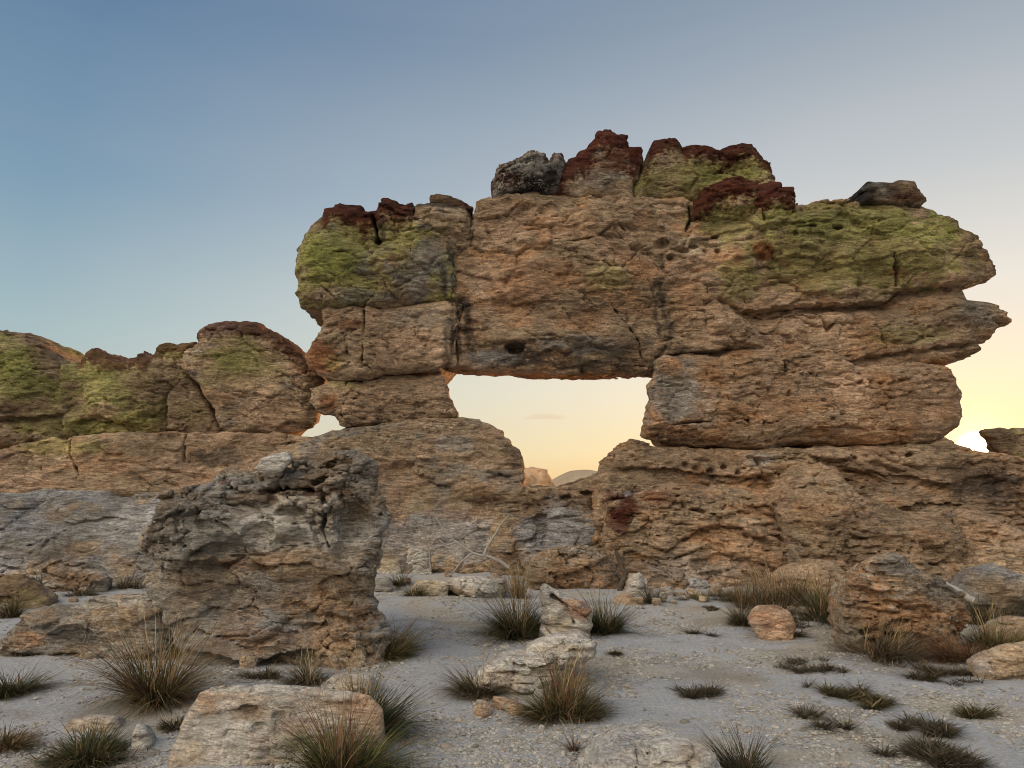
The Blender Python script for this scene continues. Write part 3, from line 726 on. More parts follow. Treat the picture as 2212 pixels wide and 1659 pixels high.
# ================================================================== LEFT OUTCROP
outcrop = empty('rock_outcrop', (-7.0, 16.5, 0), 'low wall of rounded sandstone blocks with green lichen on a ledge left of the arch', 'rock outcrop')
rock('upper_block', [(-260, 960), (-260, 740), (-120, 700), (0, 712), (21, 710), (62, 726), (87, 740), (104, 762), (130, 780), (150, 800), (150, 880), (150, 965), (35, 975), (-260, 985)],
     15.9, 2.4, parent=outcrop, seed=41, r=0.5, amp=0.12, strata=0.07, base=('olive', 'tan', 'brown'),
     ledges=[([(-100, 905), (60, 900), (150, 890)], 0.25, 0.2)],
     patches=[(30, 800, 90, 60, 'lichen', 0.77), (90, 770, 40, 40, 'brown', .6), (60, 890, 110, 40, 'brown', .5), (20, 840, 60, 40, 'olive', 0.59), (-150, 800, 120, 60, 'lichen', 0.68)], caps=[(-260, 140, 0.14, 'brown', .8)])
rock('upper_block', [(128, 800), (130, 783), (170, 783), (187, 762), (205, 752), (227, 769), (236, 766), (271, 771), (293, 768), (302, 755), (314, 766), (333, 766), (340, 749), (358, 740), (378, 743), (385, 738), (417, 738),
     (425, 760), (415, 820), (365, 850), (358, 926), (358, 945), (295, 945), (243, 945), (174, 950), (140, 955)],
     16.0, 2.2, parent=outcrop, seed=43, r=0.35, amp=0.10, strata=0.07, base=('tan', 'olive', 'brown'),
     relief=[(230, 860, 70, 50, 0.22), (150, 860, 40, 50, -0.2)], ledges=[([(150, 915), (220, 895), (290, 925)], 0.25, 0.15)],
     patches=[(250, 820, 130, 70, 'olive', .5), (210, 830, 60, 45, 'olive', 0.72), (225, 810, 40, 30, 'lichen', 0.42), (215, 890, 50, 25, 'peach', .7), (320, 840, 60, 50, 'brown', .5)], caps=[(165, 440, 0.45, 'red', .75)])
rock('upper_block', [(361, 930), (362, 852), (400, 812), (422, 828), (456, 886), (480, 945), (420, 950), (362, 945)],
     15.95, 1.6, parent=outcrop, seed=45, r=0.12, amp=0.06, strata=0.06, base=('brown', 'tan', 'brown'), patches=[(410, 890, 40, 40, 'olive', 0.34)])
rock('upper_block', [(392, 800), (400, 760), (424, 740), (424, 721), (448, 700), (483, 691), (503, 691), (514, 695), (552, 695), (573, 717), (587, 714), (615, 731), (642, 759), (658, 778), (670, 797), (684, 811), (690, 867), (687, 908), (677, 929), (655, 938),
     (597, 940), (486, 945), (460, 884), (426, 822)],
     15.6, 2.2, parent=outcrop, seed=47, r=0.42, tapers=[([(688, 900), (677, 929)], 0.3)], amp=0.09, strata=0.05, base=('tan', 'peach', 'grey'),
     ledges=[([(590, 925), (620, 905), (680, 915)], 0.2, 0.15)],
     patches=[(530, 790, 150, 80, 'olive', .5), (520, 770, 110, 55, 'olive', 0.77), (500, 780, 60, 30, 'lichen', 0.42), (600, 760, 60, 40, 'brown', .5), (550, 850, 90, 50, 'peach', .6), (480, 850, 40, 40, 'orange', .3), (665, 860, 22, 60, 'dark', .5), (670, 800, 25, 25, 'rust', .6)],
     caps=[(415, 660, 0.42, 'red', .75)])
rock('lower_ledge', [(-280, 990), (0, 975), (17, 970), (62, 953), (104, 948), (146, 955), (153, 946), (194, 937), (365, 934), (608, 936), (656, 944), (700, 955), (740, 1420), (-280, 1420)],
     15.5, 2.2, parent=outcrop, seed=49, r=0.22, tilt=0.25, amp=0.09, strata=0.08, base=('tan', 'peach', 'orange', 'brown'),
     cracks=[([(152, 948), (160, 990), (178, 1028)], 0.035, 0.3), ([(398, 936), (402, 970), (405, 1000)], 0.04, 0.3), ([(613, 936), (630, 970)], 0.03, 0.2), ([(105, 975), (95, 1020)], 0.02, 0.2)],
     ledges=[([(-100, 1045), (150, 1055), (330, 1060)], -0.12, 0.4)],
     patches=[(110, 965, 90, 30, 'yellow', .7), (60, 1000, 60, 30, 'tan', .5), (200, 965, 40, 30, 'olive', 0.59), (230, 1000, 110, 35, 'orange', .5), (480, 985, 70, 40, 'dark', .6), (330, 980, 40, 35, 'brown', .5), (400, 1020, 90, 25, 'peach', .6), (150, 1130, 220, 70, 'bluegrey', .9)])
rock('lower_ledge', [(-300, 1080), (-150, 1068), (60, 1062), (180, 1060), (250, 1075), (330, 1065), (420, 1090), (460, 1420), (-300, 1420)],
     14.6, 1.6, parent=outcrop, seed=51, r=0.3, tilt=0.65, amp=0.10, strata=0.05, sfreq=3.2, cells=0.03, base=('bluegrey', 'grey', 'bluegrey', 'tan'),
     ledges=[([(150, 1125), (180, 1132), (240, 1115), (300, 1120)], 0.10, 0.1)], patches=[(260, 1220, 60, 30, 'tan', .7), (120, 1190, 200, 30, 'brown', .4)])
rock('rock_slab', [(2110, 930), (2126, 922), (2212, 924), (2330, 928), (2460, 940), (2470, 1010), (2300, 1010), (2215, 996), (2154, 980), (2130, 958)],
     15.6, 1.5, 'thick flat brown slab jutting in from the right edge beside the setting sun', 'rock', seed=53, r=0.16, tapers=[([(2112, 928), (2116, 940), (2154, 980)], 0.8)], amp=0.06, strata=0.06, sfreq=3, zmin=1.5, base=('tan', 'brown', 'olive'))

# ================================================================== GROUND
def axis(lo, hi, step, far, n):
    a = np.arange(lo, hi, step)
    k = np.arange(1, n + 1) / n
    g = np.geomspace(step, far, n)
    return np.concatenate([(lo - np.cumsum(g / g.sum() * (far)))[::-1], a, hi + np.cumsum(g / g.sum() * far)])
def ground_z(x, y):
    x, y = np.asarray(x, float), np.asarray(y, float)
    return 0.05 * fbm(x * 0.5, y * 0.5, 0 * x, 3, 91) + 0.014 * noise(x * 2.2, y * 2.2, 0 * x, 95) + 0.06 * smooth(12.4, 14.5, y + 0.4 * noise(x * 0.8, 0 * x, 0 * x, 96))
def build_ground():
    xs, ys = axis(-9, 10, 0.05, 4000, 40), axis(2.5, 17, 0.05, 4000, 40)
    X, Y = np.meshgrid(xs, ys, indexing='ij')
    Z = ground_z(X, Y)
    near = smooth(30, 18, np.hypot(X, Y))
    Z = Z * near + near * (0.008 * noise(X * 6, Y * 6, 0 * X, 97) + 0.006 * noise(X * 13, Y * 13, 0 * X, 98))
    V = np.stack([X.ravel(), Y.ravel(), Z.ravel()], 1)
    nx, ny = X.shape
    i = np.arange(nx * ny).reshape(nx, ny)
    Q = np.stack([i[:-1, :-1].ravel(), i[1:, :-1].ravel(), i[1:, 1:].ravel(), i[:-1, 1:].ravel()], 1)
    x, y = V[:, 0], V[:, 1]
    n = fbm(x * 0.8, y * 0.8, 0 * x, 4, 101)
    a = np.array([.425, .43, .44]); b = np.array([.44, .40, .335]); c = np.array([.24, .205, .165])
    m = smooth(-0.1, 0.5, n + smooth(2.0, 6, x) * 0.5 - 0.15)[:, None]
    col = a + (b - a) * m
    m2 = (smooth(0.2, 0.7, fbm(x * 1.3 + 5, y * 1.3, 0 * x, 4, 105)) * 0.5)[:, None]
    col = col + (c - col) * m2
    me = mesh_from('ground', V, Q, M_GROUND, col)
    tag(link('ground', me), kind='structure')
build_ground()

# ================================================================== BOULDERS AND STONES ON THE GROUND
def stone(name, label, outline, base_y, T, cat='rock', group=None, **kw):
    xm = sum(p[0] for p in outline) / len(outline)
    D = float(G(xm, base_y)[1])
    kw.setdefault('mat', M_STONE)
    if T < 0.7: kw.setdefault('rough_edge', 0.35); kw.setdefault('strata', 0.008); kw.setdefault('cells', 0.012); kw.setdefault('flakes', 0.008)
    sz = T
    kw.setdefault('vox', 0.016)
    k = min(1.0, max(0.25, sz / 1.0)); tp = min(0.35, 0.05 + abs(xm - 1106) / 1662 * 0.55)
    for key, v in dict(r=0.3 * T, amp=0.09 * k, strata=0.04 * k, cells=0.035 * k, flakes=0.022 * k, fine=0.010 * (0.5 + 0.5 * k), tap=tp, freq=1.6 / max(k, .5), sfreq=4 / max(k, .5), cfreq=2.2 / max(k, .4)).items():
        kw.setdefault(key, v)
    return rock(name, outline, D, T, label, cat, group, **kw)

def blob(cx, top, base, w, seed=0, n=14, sq=0.6):
    """an uneven rounded outline for a small stone"""
    r = random.Random(seed); pts = []
    h = base - top
    for i in range(n):
        a = 2 * math.pi * i / n
        c, s_ = math.cos(a), math.sin(a)
        c = math.copysign(abs(c) ** sq, c); s_ = math.copysign(abs(s_) ** sq, s_)
        k = r.uniform(0.86, 1.08)
        pts.append((cx + 0.5 * w * c * k, base - 0.5 * h + 0.5 * h * s_ * k + (h * 0.25 if s_ > 0.5 else 0)))
    return pts

GB = ('grey', 'tan', 'brown', 'dark')
stone('boulder', 'huge dark pitted boulder on the left of the path, taller than every other loose rock',
      [(294, 1170), (300, 1125), (316, 1100), (335, 1080), (352, 1062), (400, 1054), (432, 1028), (442, 1000), (470, 988), (520, 990), (560, 982), (600, 972), (640, 976), (700, 968), (740, 962), (780, 962), (806, 978), (815, 1020),
       (820, 1050), (842, 1085), (852, 1110), (846, 1140), (834, 1165), (832, 1200), (820, 1235), (812, 1290), (822, 1330), (834, 1355), (830, 1400), (815, 1480), (400, 1480), (392, 1400), (345, 1335), (318, 1290), (312, 1230)],
      1440, 2.0, cat='boulder', mat=M_BOULDER, seed=61, vox=0.017, r=0.32, amp=0.12, freq=1.7, strata=0.06, sfreq=3.4, cells=0.05, cfreq=2.0, flakes=0.032, fine=0.016, crag=0.026, tap=0.34, tilt=0.10, tiltz=0.2,
      base=('tan', 'pale', 'brown', 'bluegrey'),
      cracks=[([(690, 1060), (700, 1110), (690, 1150), (706, 1185)], 0.03, 0.3), ([(560, 1060), (640, 1055), (740, 1075)], 0.035, 0.3), ([(330, 1150), (380, 1120), (440, 1100)], 0.03, 0.25)],
      pits=[(760, 1130, 45, 50, .25), (560, 1150, 40, 22, .15), (420, 1130, 30, 18, .12), (620, 1105, 40, 14, .15), (470, 1190, 50, 18, .12), (740, 1200, 30, 30, .15), (600, 1020, 40, 14, .1)],
      relief=[(500, 1130, 120, 50, 0.10), (620, 1140, 40, 30, .1), (450, 1215, 120, 14, .07), (560, 1290, 160, 50, -0.08)],
      ledges=[([(310, 1200), (420, 1215), (520, 1205), (640, 1225), (700, 1228)], 0.10, 0.12), ([(400, 1375), (520, 1388), (640, 1378), (790, 1355)], -0.10, 0.3), ([(400, 1405), (520, 1425), (680, 1405)], 0.25, 0.15), ([(470, 1080), (540, 1090), (600, 1120)], 0.09, 0.1)],
      patches=[(760, 1120, 80, 90, 'dark', .35), (450, 1240, 140, 60, 'tan', .6), (560, 1170, 180, 40, 'grey', .5), (380, 1160, 60, 70, 'pale', .35), (650, 1090, 90, 40, 'pale', .65), (420, 1130, 90, 60, 'pale', .5), (520, 1040, 120, 30, 'pale', .55), (790, 1020, 40, 40, 'pale', .5), (600, 1010, 220, 40, 'tan', .35), (770, 1030, 50, 50, 'bluegrey', .4), (690, 1065, 60, 14, 'rust', .5), (420, 1090, 100, 40, 'grey', .6), (540, 1220, 120, 20, 'rust', .35), (620, 1380, 200, 40, 'orange', .55), (480, 1400, 120, 30, 'orange', .5), (640, 1300, 130, 50, 'orange', .45), (420, 1290, 70, 60, 'tan', .6), (700, 1360, 110, 40, 'peach', .5), (560, 1210, 140, 30, 'orange', .35),
               (790, 1330, 50, 40, 'orange', .7), (540, 1330, 60, 40, 'peach', .6), (470, 1290, 130, 60, 'brown', .5), (560, 1270, 120, 40, 'grey', .5), (508, 1388, 40, 8, 'bluegrey', .8), (470, 1130, 100, 40, 'pale', .35), (480, 1040, 14, 8, 'red', .8), (345, 1160, 40, 60, 'brown', .5)])
stone('flat_stone', 'small pale grey wedge of stone lying on top of the huge dark boulder', [(597, 1018), (612, 996), (640, 985), (664, 980), (672, 996), (652, 1024), (620, 1030)], 1440, 0.35, cat='stone', seed=62, vox=0.014, r=0.05, plane=8.1, back=8.3, zmin=1, base=('pale', 'bluegrey', 'grey'))
stone('slab_rock', 'blocky peach slab with a pale flat top at the bottom, grass on its right', [(372, 1650), (388, 1590), (412, 1530), (432, 1492), (470, 1482), (560, 1478), (640, 1484), (740, 1490), (800, 1500), (828, 1530), (838, 1700), (380, 1700)], 1640, 0.62, seed=63, vox=0.011, r=0.05, tilt=0.30, amp=0.05, strata=0.03, sfreq=7, cells=0.016, cfreq=3.2, flakes=0.012, tap=0.35,
      base=('peach', 'pale', 'tan'), patches=[(560, 1480, 230, 30, 'pale', .95), (700, 1500, 100, 20, 'pale', .7), (420, 1620, 40, 40, 'cream', .6), (540, 1540, 60, 30, 'brown', .6), (580, 1620, 50, 30, 'bluegrey', .7), (640, 1570, 80, 30, 'rust', .35), (450, 1530, 30, 30, 'orange', .6)],
      pits=[(540, 1530, 20, 8, .04), (570, 1560, 16, 10, .05), (610, 1540, 14, 8, .04)])
stone('rock', 'low pale rock tucked behind the right end of the blocky peach slab', [(680, 1510), (690, 1480), (720, 1462), (760, 1455), (800, 1462), (815, 1485), (818, 1520)], 1500, 0.5, seed=64, vox=0.013, base=('pale', 'grey', 'tan'))
stone('rock', 'pale broken stone with flaking layers in the middle of the path, grass at both ends', [(1024, 1486), (1030, 1462), (1050, 1444), (1090, 1428), (1130, 1424), (1150, 1405), (1172, 1392), (1215, 1380), (1255, 1376), (1288, 1388), (1290, 1420), (1240, 1450), (1200, 1490), (1130, 1512), (1050, 1505)], 1500, 0.85, seed=65, vox=0.014, r=0.2, amp=0.07, strata=0.07, sfreq=6, base=('pale', 'grey', 'tan'), patches=[(1080, 1470, 60, 30, 'tan', .5), (1200, 1400, 80, 14, 'cream', .5)])
stone('rock', 'upright pale wedge streaked with orange layers between the two darkest tufts', [(1165, 1400), (1172, 1340), (1168, 1290), (1160, 1268), (1180, 1262), (1215, 1280), (1245, 1292), (1272, 1308), (1284, 1330), (1278, 1362), (1262, 1400)], 1388, 0.8, seed=66, vox=0.015, r=0.16, amp=0.08, strata=0.08, sfreq=4.5, base=('tan', 'pale', 'brown'),
      patches=[(1245, 1315, 45, 25, 'rust', .7), (1235, 1300, 50, 14, 'orange', .7), (1205, 1345, 40, 40, 'cream', .7), (1180, 1280, 25, 20, 'grey', .6)], cracks=[([(1195, 1290), (1225, 1310), (1240, 1345)], 0.03, 0.2)])
stone('boulder', 'long low orange boulder at the foot of the arch below the opening', [(1142, 1285), (1138, 1240), (1150, 1205), (1170, 1190), (1220, 1180), (1270, 1178), (1300, 1190), (1325, 1215), (1338, 1250), (1345, 1285)], 1276, 1.3, cat='boulder', mat=M_BOULDER, seed=67, vox=0.025, crag=0.025, base=('orange', 'tan', 'brown'),
      strata=0.10, sfreq=3, patches=[(1240, 1195, 90, 20, 'brown', .8), (1260, 1190, 70, 14, 'grey', .4), (1180, 1250, 50, 30, 'orange', .5)])
stone('rock', 'small tan rock split off the right end of the long orange boulder', [(1350, 1300), (1352, 1262), (1362, 1238), (1382, 1235), (1400, 1255), (1402, 1300)], 1288, 0.7, seed=68, vox=0.022, base=('tan', 'pale', 'orange'))
stone('stone', 'upright white stone, tallest of the pale stones behind the path', blob(899, 1184, 1250, 66, 3), 1250, 0.5, cat='stone', seed=69, vox=0.02, base=('pale', 'cream', 'pale'), r=0.12)
stone('stone', 'rounded white stone half hidden by the right edge of the huge dark boulder', blob(838, 1206, 1252, 60, 5), 1252, 0.5, cat='stone', seed=70, vox=0.02, base=('pale', 'cream', 'grey'))
stone('stone', 'grey stone at the back of the path against the edge of the huge boulder', blob(826, 1247, 1276, 44, 6), 1278, 0.4, cat='stone', seed=71, vox=0.02, base=('grey', 'pale', 'brown'))
stone('stone', 'rounded cream stone between two small tufts at the back of the path', blob(930, 1252, 1292, 86, 7), 1292, 0.6, cat='stone', seed=72, vox=0.02, base=('pale', 'cream', 'tan'))
stone('rock', 'long flat pale rock lying across the back of the path', [(955, 1262), (968, 1252), (1000, 1246), (1050, 1246), (1092, 1250), (1100, 1275), (1085, 1300), (1020, 1300), (990, 1285)], 1292, 0.8, seed=73, vox=0.02, base=('pale', 'tan', 'grey'))
stone('stone', 'small cream stone right of the upright white stone', blob(960, 1202, 1232, 62, 8), 1236, 0.5, cat='stone', seed=74, vox=0.022, base=('pale', 'tan', 'grey'))
stone('rock', 'jagged white rock under the bleached fallen branch', [(1008, 1245), (1012, 1225), (1040, 1214), (1080, 1216), (1100, 1226), (1105, 1250)], 1240, 0.7, seed=75, vox=0.022, base=('pale', 'bluegrey', 'tan'), strata=0.08, sfreq=6)
stone('stone', 'small white block at the edge of the path right of the long orange boulder', blob(1440, 1266, 1290, 32, 10, sq=.45), 1292, 0.3, cat='stone', seed=76, vox=0.016, base=('pale', 'cream', 'grey'))
stone('stone', 'oblong grey stone among dry grass at the foot of the arch', [(1478, 1275), (1480, 1255), (1492, 1245), (1530, 1254), (1536, 1278)], 1274, 0.4, cat='stone', seed=77, vox=0.02, base=('bluegrey', 'pale', 'grey'))
stone('stone', 'little tan stone at the start of the tall dry reeds', blob(1548, 1258, 1282, 28, 12), 1284, 0.3, cat='stone', seed=78, vox=0.02, base=('tan', 'pale', 'grey'))
stone('rock', 'knee-high red and white blotched rock on the right edge of the path', [(1618, 1345), (1630, 1320), (1645, 1308), (1680, 1306), (1705, 1318), (1718, 1345), (1712, 1380), (1690, 1400), (1650, 1390)], 1380, 0.6, seed=79, vox=0.014, base=('peach', 'pale', 'rust', 'red'), r=0.18)
stone('boulder', 'broad layered tan boulder on the right with dead roots across its face', [(1808, 1440), (1806, 1360), (1812, 1290), (1818, 1262), (1850, 1225), (1880, 1205), (1930, 1192), (1960, 1195), (1990, 1225), (2040, 1250), (2075, 1280), (2095, 1300), (2080, 1340), (2060, 1370), (2045, 1440)], 1405, 1.5, cat='boulder', mat=M_BOULDER, seed=80, vox=0.02, crag=0.025, r=0.3, amp=0.10, strata=0.12, sfreq=3.4, flakes=0.045, tilt=0.15, tiltz=0.2,
      base=('tan', 'orange', 'brown'), patches=[(1940, 1225, 90, 35, 'grey', .75), (2030, 1270, 60, 40, 'grey', .7), (1980, 1260, 60, 30, 'brown', .6), (1850, 1310, 40, 40, 'peach', .4), (1840, 1390, 40, 40, 'pale', .5), (2000, 1330, 50, 40, 'orange', .4)],
      ledges=[([(1815, 1265), (1880, 1275), (1950, 1300), (2010, 1320)], 0.08, 0.15), ([(1815, 1300), (1900, 1310), (1960, 1320)], 0.06, 0.1)])
stone('rock', 'low grey-pink rock cut off by the right edge of the picture', [(2105, 1480), (2110, 1430), (2140, 1405), (2200, 1390), (2260, 1380), (2330, 1400), (2340, 1490)], 1472, 0.9, seed=81, vox=0.018, base=('tan', 'bluegrey', 'peach', 'grey'))
stone('rock', 'flat pale stone beneath the reddish twigs of the broad layered boulder', [(1985, 1430), (2000, 1405), (2030, 1400), (2040, 1425)], 1422, 0.4, cat='stone', seed=82, vox=0.018, base=('bluegrey', 'pale', 'grey'))
stone('rock', 'white and grey pitted rock at the bottom centre edge', [(1205, 1760), (1225, 1680), (1245, 1630), (1280, 1592), (1330, 1566), (1380, 1552), (1420, 1550), (1465, 1562), (1510, 1592), (1545, 1635), (1562, 1690), (1580, 1760)], 1760, 0.9, mat=M_STONE, seed=83, vox=0.012, crag=0.025, r=0.28, amp=0.08, cells=0.05, cfreq=3, strata=0.05, base=('pale', 'pale', 'bluegrey'), plane=4.65,
      pits=[(1450, 1600, 12, 8, .05), (1480, 1640, 22, 14, .08), (1390, 1610, 10, 7, .05), (1330, 1640, 14, 10, .06), (1510, 1620, 9, 9, .05), (1420, 1640, 10, 10, .06)],
      patches=[(1330, 1610, 70, 30, 'bluegrey', .6), (1500, 1630, 50, 40, 'tan', .5)])
stone('slab_rock', 'long grey slab with an orange tip sticking out left of the huge dark boulder', [(4, 1405), (12, 1382), (45, 1345), (62, 1320), (110, 1306), (170, 1300), (230, 1288), (310, 1282), (380, 1280), (390, 1420), (250, 1430), (120, 1425)], 1418, 1.0, mat=M_BOULDER, seed=84, vox=0.019, crag=0.025, r=0.16, tilt=0.25, amp=0.09, strata=0.08, sfreq=5, base=('tan', 'grey', 'brown'),
      patches=[(180, 1300, 140, 18, 'pale', .7), (60, 1380, 60, 25, 'orange', .7), (180, 1370, 90, 30, 'dark', .55), (90, 1330, 50, 20, 'peach', .6)])
stone('rock', 'squat brown rock at the left edge, grass leaning over it', [(-60, 1320), (-50, 1260), (0, 1236), (40, 1238), (85, 1262), (108, 1290), (105, 1330)], 1312, 0.9, seed=85, vox=0.022, base=('tan', 'brown', 'olive'))
stone('rock', 'sloping grey rock with a pale top edge behind the long grey slab', [(92, 1285), (96, 1225), (110, 1208), (150, 1212), (200, 1228), (235, 1245), (230, 1290)], 1282, 0.9, seed=86, vox=0.022, base=('grey', 'brown', 'pale'), strata=0.07)
stone('rock', 'tan cracked rock against the left side of the huge dark boulder', [(225, 1260), (240, 1222), (275, 1205), (320, 1200), (340, 1265)], 1255, 0.9, seed=87, vox=0.025, base=('tan', 'peach', 'grey'))
stone('stone', 'smooth flat beige stone lying in front of the blocky slab at the lower left', [(283, 1630), (284, 1590), (296, 1562), (312, 1570), (328, 1605), (326, 1632)], 1625, 0.3, cat='stone', seed=88, vox=0.012, base=('pale', 'grey', 'tan'))
stone('stone', 'broad pale stone behind the dark grass tuft at the lower left', [(138, 1570), (150, 1550), (190, 1540), (250, 1548), (268, 1575), (262, 1600), (150, 1600)], 1585, 0.5, cat='stone', seed=89, vox=0.013, base=('pale', 'tan', 'grey'))

stone('rock', 'grey broken ledge rising behind the broad layered boulder towards the right edge', [(2040, 1330), (2060, 1260), (2090, 1225), (2150, 1215), (2200, 1240), (2260, 1250), (2330, 1270), (2340, 1340)], 1330, 1.6, mat=M_BOULDER, seed=151, vox=0.024, base=('tan', 'bluegrey', 'peach', 'grey'), strata=0.10, sfreq=4, patches=[(2080, 1260, 50, 40, 'bluegrey', .6)])
stone('rock', 'low tan rock half buried in the yellow-tan grass at the right edge', [(2130, 1400), (2140, 1350), (2180, 1325), (2240, 1330), (2290, 1360), (2300, 1410)], 1385, 0.8, seed=152, vox=0.02, base=('tan', 'peach', 'grey'))
stone('rock', 'low flaking brown rock at the wall foot behind the oblong grey stone', [(1420, 1275), (1430, 1235), (1480, 1222), (1560, 1228), (1620, 1245), (1640, 1285)], 1270, 1.0, seed=153, vox=0.024, base=('tan', 'grey', 'brown'), strata=0.10, sfreq=5)
stone('rock', 'sloping tan rock behind the tallest straw reeds', [(1650, 1300), (1665, 1235), (1710, 1210), (1780, 1205), (1830, 1230), (1850, 1300)], 1290, 1.1, seed=154, vox=0.026, base=('tan', 'peach', 'brown'), strata=0.10, sfreq=4)

# ================================================================== LAND BEYOND
def mesa():
    D = 90.0
    V, Q, col = rock_mesh('mesa', [(1020, 1010), (1100, 1013), (1160, 1012), (1180, 1016), (1190, 1033), (1198, 1052), (1215, 1085), (1000, 1085)], D, 22, vox=0.32, seed=131, r=1.2, zmin=-1, amp=0.5, freq=0.15, strata=0.3, sfreq=0.5, cells=0.2, cfreq=0.2, flakes=0.1, fine=0.1, base=('orange', 'tan', 'brown'))
    o = link('mesa', mesh_from('mesa', V, Q, M_FAR, col)); tag(o, kind='structure')
mesa()
def hill(name, D, xs, tops, depth, col):
    n = 60; m = 16
    wx = np.linspace(xs[0], xs[-1], n); tp = np.interp(wx, xs, tops)
    X, Z = U(wx, tp, D)
    V = []
    for j in range(m + 1):
        t = j / m * 2 - 1
        prof = max(0.0, 1 - t * t) ** 0.8
        y = D + t * depth
        nzv = fbm(X * 0.02, np.full(n, y * 0.02), 0 * X, 4, 141)
        V.append(np.stack([X, np.full(n, y), np.maximum(Z, 0) * prof * (1 + 0.15 * nzv * (1 - prof)) - 0.5], 1))
    V = np.concatenate(V); i = np.arange((m + 1) * n).reshape(m + 1, n)
    Q = np.stack([i[:-1, :-1].ravel(), i[:-1, 1:].ravel(), i[1:, 1:].ravel(), i[1:, :-1].ravel()], 1)
    c = np.tile(np.array(col, np.float32), (len(V), 1)) * (1 + 0.2 * fbm(V[:, 0] * .05, V[:, 1] * .05, V[:, 2] * .05, 3, 143))[:, None]
    tag(link(name, mesh_from(name, V, Q, M_FAR, c)), kind='structure')
hill('hill', 600, [900, 1120, 1180, 1212, 1230, 1262, 1282, 1310, 1400, 1600], [1062, 1058, 1042, 1024, 1016, 1013, 1016, 1024, 1035, 1062], 120, (.42, .32, .22))
hill('hill', 1400, [-1500, -600, 200, 900, 1300, 1800, 2300, 3000, 4200], [1052, 1040, 1046, 1050, 1052, 1056, 1058, 1058, 1058], 300, (.26, .22, .17))

# ================================================================== GRASS AND TWIGS
GC = dict(green=(.070, .078, .026), dgreen=(.042, .048, .020), straw=(.36, .27, .14), tan=(.23, .165, .085), brown=(.10, .068, .038), red=(.19, .085, .045), grey=(.20, .18, .14), ygreen=(.20, .20, .06), black=(.05, .045, .03))
GC = {k: np.array(v) for k, v in GC.items()}

def blades(rng, root, L, az, tilt, droop, wid, cols, seg=4, twist=0.3):
    """curved tapering blades -> vertices, quads, colours"""
    n = len(L)
    ts = np.linspace(0, 1, seg + 1)
    h = np.stack([np.cos(az), np.sin(az)], 1)
    side_a = az + math.pi / 2 + rng.uniform(-1.2, 1.2, n)
    side = np.stack([np.cos(side_a), np.sin(side_a), np.zeros(n)], 1)
    wob = rng.normal(0, 0.34, (n, 2))
    pos = root.copy(); V = []
    for i, t in enumerate(ts):
        if i:
            a = tilt + droop * (t ** 1.3)
            st = L / seg
            pos = pos + np.stack([np.sin(a) * h[:, 0] + wob[:, 0] * t, np.sin(a) * h[:, 1] + wob[:, 1] * t, np.cos(a)], 1) * st[:, None]
            pos[:, 2] = np.maximum(pos[:, 2], 0.012 + ground_z(pos[:, 0], pos[:, 1]))
        w = (wid * (1 - t) ** 0.7 + 0.0006)[:, None] * 0.5
        V.append(pos - side * w); V.append(pos + side * w)
    V = np.stack(V, 1)                                   # n, 2*(seg+1), 3
    base = (np.arange(n) * 2 * (seg + 1))[:, None]
    Q = np.concatenate([base + np.array([2 * i, 2 * i + 1, 2 * i + 3, 2 * i + 2]) for i in range(seg)], 0)
    root_tip = np.repeat(np.linspace(0, 1, seg + 1), 2)[None, :, None]
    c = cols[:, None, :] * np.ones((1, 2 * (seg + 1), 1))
    c = c * (0.8 + 0.35 * root_tip)  # straw colour of the blade, darker at the root, paler at the tip
    return V.reshape(-1, 3), Q, c.reshape(-1, 3)

def pick(rng, n, mix):
    names = list(mix); w = np.array([mix[k] for k in names], float); w /= w.sum()
    c = np.array([GC[k] for k in names])[rng.choice(len(names), n, p=w)]
    return c * rng.uniform(0.65, 1.3, (n, 1)) * (1 + rng.normal(0, 0.05, (n, 3)))

